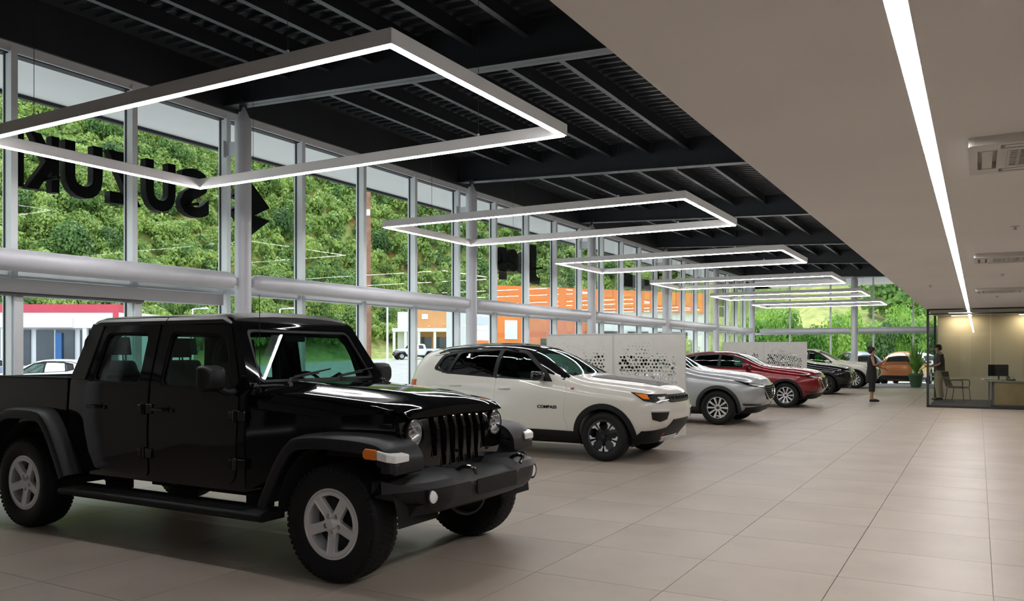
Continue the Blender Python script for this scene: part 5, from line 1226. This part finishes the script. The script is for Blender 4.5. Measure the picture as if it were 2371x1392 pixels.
# sealed lot, hillside
gv, gf = [], []; NA, NR = 150, 70
for i in range(NR+1):
    rho = 8+ (330-8)*(i/NR)**1.35
    for j in range(NA+1):
        th = R(-125)+R(165)*j/NA; x, y = rho*math.sin(th), rho*math.cos(th); gv.append((x, y, ground(x, y)))
for i in range(NR):
    for j in range(NA):
        a = i*(NA+1)+j; gf.append((a, a+1, a+NA+2, a+NA+1))
hill = mat('hill_ground', (.2,.24,.07), .9, 0)
def hill_nodes(m):
    nt = m.node_tree; b = nt.nodes['Principled BSDF']; N = nt.nodes.new; L = nt.links.new
    g = N('ShaderNodeNewGeometry'); n1 = N('ShaderNodeTexNoise'); n1.inputs['Scale'].default_value = .045; n1.inputs['Detail'].default_value = 6
    n2 = N('ShaderNodeTexNoise'); n2.inputs['Scale'].default_value = .9; n2.inputs['Detail'].default_value = 5
    L(g.outputs['Position'], n1.inputs['Vector']); L(g.outputs['Position'], n2.inputs['Vector'])
    r = N('ShaderNodeValToRGB'); e = r.color_ramp.elements; e[0].position = .32; e[0].color = (.13,.20,.035,1); e[1].position = .55; e[1].color = (.38,.40,.13,1)
    q = r.color_ramp.elements.new(.66); q.color = (.58,.27,.10,1)
    mx = N('ShaderNodeMix'); mx.data_type = 'RGBA'; mx.blend_type = 'MULTIPLY'; mx.inputs[0].default_value = .8
    r2 = N('ShaderNodeValToRGB'); r2.color_ramp.elements[0].position = .3; r2.color_ramp.elements[0].color = (.45,.5,.4,1); r2.color_ramp.elements[1].position = .65; r2.color_ramp.elements[1].color = (1.15,1.1,1,1)
    L(n1.outputs['Fac'], r.inputs['Fac']); L(n2.outputs['Fac'], r2.inputs['Fac']); L(r.outputs['Color'], mx.inputs[6]); L(r2.outputs['Color'], mx.inputs[7]); L(mx.outputs[2], b.inputs['Base Color'])
hill_nodes(hill)
asph = mat('asphalt', (.30,.30,.31), .85, 0, .12, .6, .1, bscale=8)
gm = MB().add(gv, gf); me = gm.mesh('hillside', False); me.materials.append(asph); me.materials.append(hill)
for p in me.polygons:
    p.use_smooth = True; c = p.center; rho = math.hypot(c.x, c.y); u = math.atan2(c.x, c.y); base = 84+52*ss(-1.0,-.55,u)-66*ss(-.36,-.16,u)
    p.material_index = 1 if rho > min(base-4, 100 if u < -.36 else 999) else 0
hillside = struct(link('ground', me))
# ---- foliage
def leaf_mat(name, c1, c2):
    m = bpy.data.materials.new(name); m.use_nodes = True; nt = m.node_tree; b = nt.nodes['Principled BSDF']; N = nt.nodes.new; L = nt.links.new
    g = N('ShaderNodeNewGeometry'); n = N('ShaderNodeTexNoise'); n.inputs['Scale'].default_value = .55; n.inputs['Detail'].default_value = 4; L(g.outputs['Position'], n.inputs['Vector'])
    oi = N('ShaderNodeObjectInfo'); ad = N('ShaderNodeMath'); ad.operation = 'MULTIPLY_ADD'; ad.inputs[1].default_value = .35; ad.inputs[2].default_value = -.17; L(oi.outputs['Random'], ad.inputs[0])
    a2 = N('ShaderNodeMath'); a2.operation = 'ADD'; L(ad.outputs[0], a2.inputs[0]); L(n.outputs['Fac'], a2.inputs[1])
    r = N('ShaderNodeValToRGB'); r.color_ramp.elements[0].position = .33; r.color_ramp.elements[0].color = (*c1,1); r.color_ramp.elements[1].position = .68; r.color_ramp.elements[1].color = (*c2,1)
    L(a2.outputs[0], r.inputs['Fac']); L(r.outputs['Color'], b.inputs['Base Color']); b.inputs['Roughness'].default_value = .6
    out = nt.nodes['Material Output']; t = N('ShaderNodeBsdfTranslucent'); mx = N('ShaderNodeMixShader'); mx.inputs[0].default_value = .35
    L(r.outputs['Color'], t.inputs[0]); L(b.outputs[0], mx.inputs[1]); L(t.outputs[0], mx.inputs[2]); L(mx.outputs[0], out.inputs[0]); return m
leafA = leaf_mat('hill_leaves', (.11,.21,.045), (.40,.52,.13)); leafB = leaf_mat('dark_leaves', (.06,.135,.035), (.20,.34,.09)); leafC = leaf_mat('bright_leaves', (.10,.25,.03), (.36,.56,.10))
bark = mat('bark', (.10,.07,.05), .9, 0, .3, 6, .3)
rl = random.Random(3); CR = 2.75
KEEP = [(*at(985,817,122)[:2], 13), (*at(1140,817,82)[:2], 12), (*at(1380,817,90)[:2], 16), (*at(1630,817,92)[:2], 12), (*at(200,817,58)[:2], 12), (*at(925,817,96)[:2], 6)]
def crown(nq, rx, rz_, leaf, lobes=7, h0=0):
    vs, fs = [], []; L_ = [(rl.uniform(-.42,.42)*rx, rl.uniform(-.42,.42)*rx, h0+rz_*rl.uniform(.55,1.25), rl.uniform(.38,.58)) for _ in range(lobes)]
    for i in range(nq):
        lx, ly, lz, k = L_[i % lobes]
        th = rl.uniform(0, 2*PI); c = rl.uniform(-.55, 1); s = math.sqrt(max(0, 1-c*c)); rr = k*rl.uniform(.82, 1.05)
        n = Vector((s*math.cos(th), s*math.sin(th), c)); p = Vector((lx+n.x*rx*rr, ly+n.y*rx*rr, lz+n.z*rz_*rr*.8))
        n = (n+Vector((rl.uniform(-.7,.7), rl.uniform(-.7,.7), rl.uniform(-.3,.9)))).normalized()
        a = n.cross(Vector((rl.uniform(-1,1), rl.uniform(-1,1), rl.uniform(-1,1)))).normalized(); b = n.cross(a); q = leaf*rl.uniform(.6, 1.3)
        k0 = len(vs); vs += [p+a*q, p+b*q*.6, p-a*q, p-b*q*.6]; fs.append((k0, k0+1, k0+2, k0+3))
    return vs, fs
def crown_mesh(nm, m, *a):
    vs, fs = crown(*a); me = MB().add(vs, fs).mesh(nm, False); me.materials.append(m); return me
lows = [crown_mesh('foliage', m, nq, rx, rz_, lf, lo) for m, nq, rx, rz_, lf, lo in ((leafA,270,3.2,2.6,.46,8),(leafA,270,2.8,3.0,.44,7),(leafB,270,3.0,3.2,.46,7),(leafA,270,3.6,2.2,.46,9))]
crowns = [crown_mesh('foliage', m, nq, rx, rz_, lf, lo) for m, nq, rx, rz_, lf, lo in ((leafA,1700,3.2,2.6,.23,11),(leafA,1700,2.8,3.0,.22,10),(leafB,1700,3.0,3.2,.23,10),(leafA,1700,3.6,2.2,.23,12))]
tm = MB().tube([(0,0,-.6),(.05,0,1.0),(0,.1,2.4)], [.22,.17,.08], 6).mesh('trunk'); tm.materials.append(bark)
spots = []; rs = random.Random(11); tries = 0; cell = {}
while len(spots) < 2900 and tries < 300000:                 # a closed canopy: neighbouring crowns press into each other's edges
    tries += 1
    u = rs.uniform(-1.20, -.29); base = 84+52*ss(-1.0,-.55,u)-66*ss(-.36,-.16,u)
    rho = base+rs.uniform(4, 125); x, y = rho*math.sin(u), rho*math.cos(u)
    d = rho-base; dens = .28+.72*ss(6, 30, d+14*noise.noise((x*.03, y*.03, 9)))
    if u > -.62: dens *= .12+.88*ss(12, 60, d)
    if rs.random() > dens: continue
    sc = rs.uniform(.52, .95); r_ = CR*sc; gx_, gy_ = int(x//8), int(y//8)
    if any((x-a)**2+(y-b)**2 < (.56*(r_+q))**2 for i in (-1,0,1) for j in (-1,0,1) for a, b, q in cell.get((gx_+i, gy_+j), ())): continue
    if any((x-a)**2+(y-b)**2 < q*q for a, b, q in KEEP): continue
    spots.append((x, y, sc)); cell.setdefault((gx_, gy_), []).append((x, y, r_))
spots.sort(key=lambda p: (p[0]**2+p[1]**2)/p[2]**2)
bulk = ([], []); bmi = []; GT = 'trees on the wooded hillside'
for i, (x, y, sc) in enumerate(spots):
    z = ground(x, y); k = rs.choice((0,0,1,1,2,3)); a = rs.uniform(0, 2*PI)
    if i < 285:
        e = empty('tree', (x, y, z-.2), a, ['broad rounded green tree','upright rounded green tree','dark leaved tree','low spreading green tree'][k]+' on the wooded hillside across the road', 'tree', ['broad','upright','dark','spreading'][k]+' '+GT); e.scale = (sc, sc, sc*rs.uniform(1.15,1.45))
        link('foliage', crowns[k], None, e); link('trunk', tm, None, e)
    else:
        V_, F_ = bulk; k0 = len(V_); ca_, sa_ = math.cos(a)*sc, math.sin(a)*sc; src = lows[k]
        for v in src.vertices: V_.append((x+v.co.x*ca_-v.co.y*sa_, y+v.co.x*sa_+v.co.y*ca_, z-.2+v.co.z*sc*1.3))
        F_ += [tuple(q+k0 for q in p.vertices) for p in src.polygons]; bmi += [1 if k == 2 else 0]*len(src.polygons)
o = MB().add(*bulk).build('forest_canopy', [leafA, leafB], None, fix=False); o.data.polygons.foreach_set('material_index', bmi)
tag(o, 'green forest canopy covering the upper hillside', 'forest', None, 'stuff')
# undergrowth on the lower slope
V_, F_ = [], []
sh = crown(120, 1.0, .7, .20, 5)
for i in range(4500):
    u = rs.uniform(-1.2, -.3); base = 84+52*ss(-1.0,-.55,u)-66*ss(-.36,-.16,u); rho = base+abs(rs.gauss(0, 34))-2; x, y = rho*math.sin(u), rho*math.cos(u)
    if noise.noise((x*.06, y*.06, 2)) < -.05 or rho < base+6: continue
    z = ground(x, y); sc = rs.uniform(.5, 1.4)
    if any((x-a)**2+(y-b)**2 < (.9*q+sc)**2 for i2 in (-1,0,1) for j2 in (-1,0,1) for a, b, q in cell.get((int(x//8)+i2, int(y//8)+j2), ())): continue
    if any((x-a)**2+(y-b)**2 < q*q for a, b, q in KEEP): continue
    k0 = len(V_)
    V_ += [(x+v.x*sc, y+v.y*sc, z-.15+v.z*sc) for v in sh[0]]; F_ += [tuple(q+k0 for q in f) for f in sh[1]]
tag(MB().add(V_, F_).build('undergrowth', leaf_mat('scrub_leaves', (.13,.20,.04), (.40,.44,.13)), None, fix=False), 'yellow green scrub growing on the lower hillside', 'undergrowth', None, 'stuff')
# shrubs and trees behind the far glass wall
hc = [crown_mesh('foliage', m, nq, rx, rz_, lf, lo) for m, nq, rx, rz_, lf, lo in ((leafC,1700,1.9,1.7,.12,10),(leafC,1700,1.6,2.0,.115,9),(leafB,1500,1.7,1.6,.12,9))]
stm = MB().tube([(0,0,-.3),(.03,0,.8),(0,.05,1.6)], [.08,.06,.03], 6).mesh('stem'); stm.materials.append(bark)
hs_ = []
for i in range(26):
    row, col_ = divmod(i, 6); t_ = 55.5+2.9*row; hs_.append((1748+74*col_+(37 if row % 2 else 0), t_, (0,1,0,1,2,0,1)[i % 7], .68+.05*(i % 3)))
for px_, t, k, s in hs_:
    p = at(px_, 817, t); e = empty('shrub', (p.x, p.y, ground(p.x, p.y)-.1), rs.uniform(0, 6), ('bright' if k < 2 else 'dark')+' green leafy shrub in the hedge beyond the far glass wall', 'shrub', ('bright' if k < 2 else 'dark')+' shrubs beyond the far glass wall'); e.scale = (s,s,1.5+.12*math.sin(px_))
    link('foliage', hc[k], None, e); link('stem', stm, None, e)
for px_, t, s in ((2066,78,2.5),(2124,87,2.6),(2150,97,2.6)):
    p = at(px_, 817, t); e = empty('tree', (p.x, p.y, ground(p.x,p.y)-.2), rs.uniform(0,6), 'tall dark tree standing behind the hedge beyond the far glass wall', 'tree', 'tall trees behind the hedge'); e.scale = (s,s,s*1.15)
    link('foliage', hc[2], None, e).location.z = -.35; link('stem', stm, None, e)
# ---- neighbours across the road
def face_frame(u, t, v=817):
    """empty at ground on the pixel's ray, local x to the picture's right along the camera's image plane, local y away"""
    p = at(u, v, t); return p
wht = mat('white_render', (.80,.80,.82), .6, 0, .03, 1); redb = mat('red_fascia', (.62,.06,.10), .5, 0, .05, 1)
shop_g = mat('shopfront_glass', (.05,.06,.075), .15, 0, .2, 1); blue = mat('blue_post', (.03,.13,.36), .5)
p = at(275, 817, 52)
e = empty('shop_building', (p.x, p.y, -.42), YAW, 'low white shop with red roof band and dark glazed front across the road', 'building')
MB().box(-30, -.2, .6, 12, 0, 4.6).build('wall', wht, e)
MB().box(-30, .0, .0, .8, 3.5, 4.48).build('fascia_board', wht, e); m = MB().box(-30, 0, -.05, .8, 4.48, 5.0); m.box(-.35, 0, -.06, -.01, 3.9, 4.48); m.build('roof_band', redb, e)
MB().box(-12.5, -2.9, -.12, -.02, 3.55, 4.15).build('sign_board', mat('white_sign', (.9,.9,.9), .5), e)
for i in range(10):
    x = -2.8*i-2.6; w_ = MB().box(x-.1, x+2.3, .45, .58, .5, 3.4).build('shop_window', shop_g, e); MB().box(x+1.08, x+1.14, .42, .46, .5, 3.4).build('window_bar', alu, w_)
for x in (-2.2,-7.4,-12.5,-18): MB().box(x-.13, x+.13, .05, .31, 0, 3.5).build('post', wht, e)
for x in (-4.0,-9.3,-10.9,-15.2): MB().box(x-.2, x+.2, .3, .42, .2, 3.2).build('banner', blue, e)
# tan and white shop with colonnade
p = at(985, 817, 118); e = empty('shop_building', (p.x, p.y, ground(p.x, p.y)-.1), YAW, 'tan and white shop with a white colonnade beyond the white pickup', 'building')
tan = mat('tan_wall', (.62,.30,.12), .8, 0, .08, .5); k = 118/1900
MB().box(-25*k, 66*k, 0, 10, 0, 7.0).build('wall', tan, e); MB().box(-64*k, -26*k, -.2, 10, 0, 6.6).build('side_wall', wht, e)
MB().box(-70*k, 68*k, -3.0, 0, 3.7, 4.2).build('canopy', wht, e)
for x in (-66,-40,-10,26,64): MB().box(x*k-.18, x*k+.18, -2.9, -2.55, 0, 3.7).build('post', wht, e)
for x in (-34,-2,34): MB().box(x*k-.7, x*k+1.0, -.1, .0, .2, 3.0).build('shop_window', shop_g, e)
MB().box(-8*k, 6*k, -.1, 0, 5.6, 6.3).build('sign_board', wht, e)
# orange store
A_, B_ = at(1140, 817, 78), at(1630, 817, 89); dv = (B_-A_); Ls = math.hypot(dv.x, dv.y)
e = empty('store_building', (A_.x, A_.y, -.3), math.atan2(dv.y, dv.x), 'big store with bright orange fascia and coral brick front across the road', 'building')
org = mat('orange_fascia', (.80,.20,.03), .5, 0, .05, .6); cor = mat('coral_wall', (.62,.20,.11), .8, 0, .08, .8)
MB().box(0, Ls, 0, 12, 0, 6.2).build('wall', wht, e); MB().box(.0, Ls, -.5, 0, 6.1, 8.2).build('fascia', org, e)
MB().box(0, Ls*.42, -.35, 0, 0, 5.2).build('brick_front', cor, e)
for x0, x1, z0, z1, m in ((.3,3.0,0,5.6,org),(1.0,2.3,3.1,4.9,wht),(Ls*.40,Ls*.43,0,5.3,cor)): MB().box(x0, x1, -.6 if m is not wht else -.7, -.3, z0, z1).build('portal' if m is org else 'panel', m, e)
for x0, x1, z0, z1 in ((1.1,2.2,0,2.4),(5.0,7.4,1.2,3.2),(Ls*.46,Ls*.55,1,4),(Ls*.6,Ls*.7,1,4),(Ls*.75,Ls*.9,1,4)): MB().box(x0, x1, -.62 if x0 < 2 else -.4, -.3, z0, z1).build('window', shop_g, e)
for px_, t, s in ((1440,72,.55),(1510,70,.5),(1585,72,.55),(1660,70,.5),(1735,71,.5),(1560,64,.5)):
    p = at(px_, 817, t); q = empty('tree', (p.x, p.y, ground(p.x,p.y)-.2), rs.uniform(0,6), 'small street tree in front of the orange store', 'tree', 'street trees before the orange store'); q.scale = (s,s,s*1.2)
    link('foliage', crowns[1], None, q); link('trunk', tm, None, q)
# striped pylon sign
p = at(1112, 817, 60); e = empty('pylon_sign', (p.x, p.y, -.4), YAW, 'tall sign pylon with white and orange panels by the road', 'sign')
MB().box(-.12, .12, -.1, .1, 0, 5.3).build('post', alu, e)
for i, (z0, z1, m) in enumerate(((1.6,2.3,wht),(2.35,2.8,org),(2.85,3.5,wht),(3.55,3.9,wht),(3.95,4.5,mat('grey_panel', (.6,.62,.66), .5)),(4.55,5.2,wht))): MB().box(-.62, .62, -.16, -.1, z0, z1).build('sign_panel', m, e)
# utility pole, street lamps
p = at(853, 817, 40); e = empty('utility_pole', (p.x, p.y, ground(p.x,p.y)), YAW, 'tall brown wooden utility pole outside the glass wall', 'pole')
MB().tube([(0,0,-.3),(0,0,9.75)], [.15,.11], 10).build('pole', mat('pole_wood', (.30,.15,.09), .85, 0, .25, 3, .2), e, smooth=True)
MB().box(-.1, .1, -.14, -.10, 8.6, 8.9).build('pole_bracket', alu, e)
for px_, v0, t in ((446,716,66),(648,716,66),(897,706,58)):
    p = at(px_, 817, t); z0 = ground(p.x, p.y); top = CAMZ+(817-v0)*t/FPX-z0
    e = empty('street_lamp', (p.x, p.y, z0), YAW, 'slim white street lamp with a short arm beside the road', 'street lamp', 'street lamps along the road')
    MB().tube([(0,0,0),(0,0,top)], [.09,.06], 8).build('pole', wht, e, smooth=True); MB().tube([(0,0,top),(.5,0,top+.05),(1.1,0,top+.05)], .04, 6).build('arm', wht, e); MB().box(.7, 1.25, -.12, .12, top+.02, top+.12).build('lamp_head', wht, e, bevel=.02)
# ---- parked cars outside (copies of the showroom shapes in other paints)
def park(src, px_, t, rzv, label, swap, group=None, z=None):
    p = at(px_, 817, t); c = copy_tree(src, None, swap); c.location = (p.x, p.y, ground(p.x, p.y) if z is None else z); c.rotation_euler = (0,0,rzv)
    c.name = src.name.split('.')[0]; c['label'] = label; c['category'] = 'car'
    if group: c['group'] = group
    elif 'group' in c: del c['group']
    return c
pw = mat('parked_white_paint', (.80,.80,.80), .3, 0, coat=.4); pb = mat('parked_blue_paint', (.16,.20,.30), .3, .2, coat=.4); po = mat('parked_orange_paint', (.50,.16,.05), .3, .2, coat=.4); pr = mat('parked_red_paint', (.45,.04,.05), .3, 0, coat=.4)
wp = MATS['cream_white_paint']; rf_ = MATS['black_roof_paint']
park(white_car, 15, 33, YAW+PI+.1, 'white parked car seen past the pickup\'s cargo bed', {wp: pw, rf_: pw})
park(silver_car, -150, 42, YAW+PI+.5, 'blue grey parked car outside the glazed door', {silver: pb})
park(red_car, 90, 46, YAW+.3, 'red parked car before the low white shop', {redp: pr})
park(silver_car, 2112, 43.5, PI/2-.12, 'orange crossover parked outside the far glass wall, rear towards the glass', {silver: po})
park(black_car, 1948, 46, PI/2+.5, 'dark blue crossover parked outside the far glass wall', {blackp: pb})
park(beige_car, 2046, 50, PI/2+.9, 'white car parked beyond the orange crossover', {beigep: pw})
tk = copy_tree(truck, None, {MATS['black_paint']: pw, MATS['hardtop_black']: pw}); p = at(925, 817, 96); tk.location = (p.x, p.y, ground(p.x,p.y)); tk.rotation_euler = (0,0,YAW+PI+.45); tag(tk, 'white pickup truck parked across the road before the tan shop', 'pickup truck')
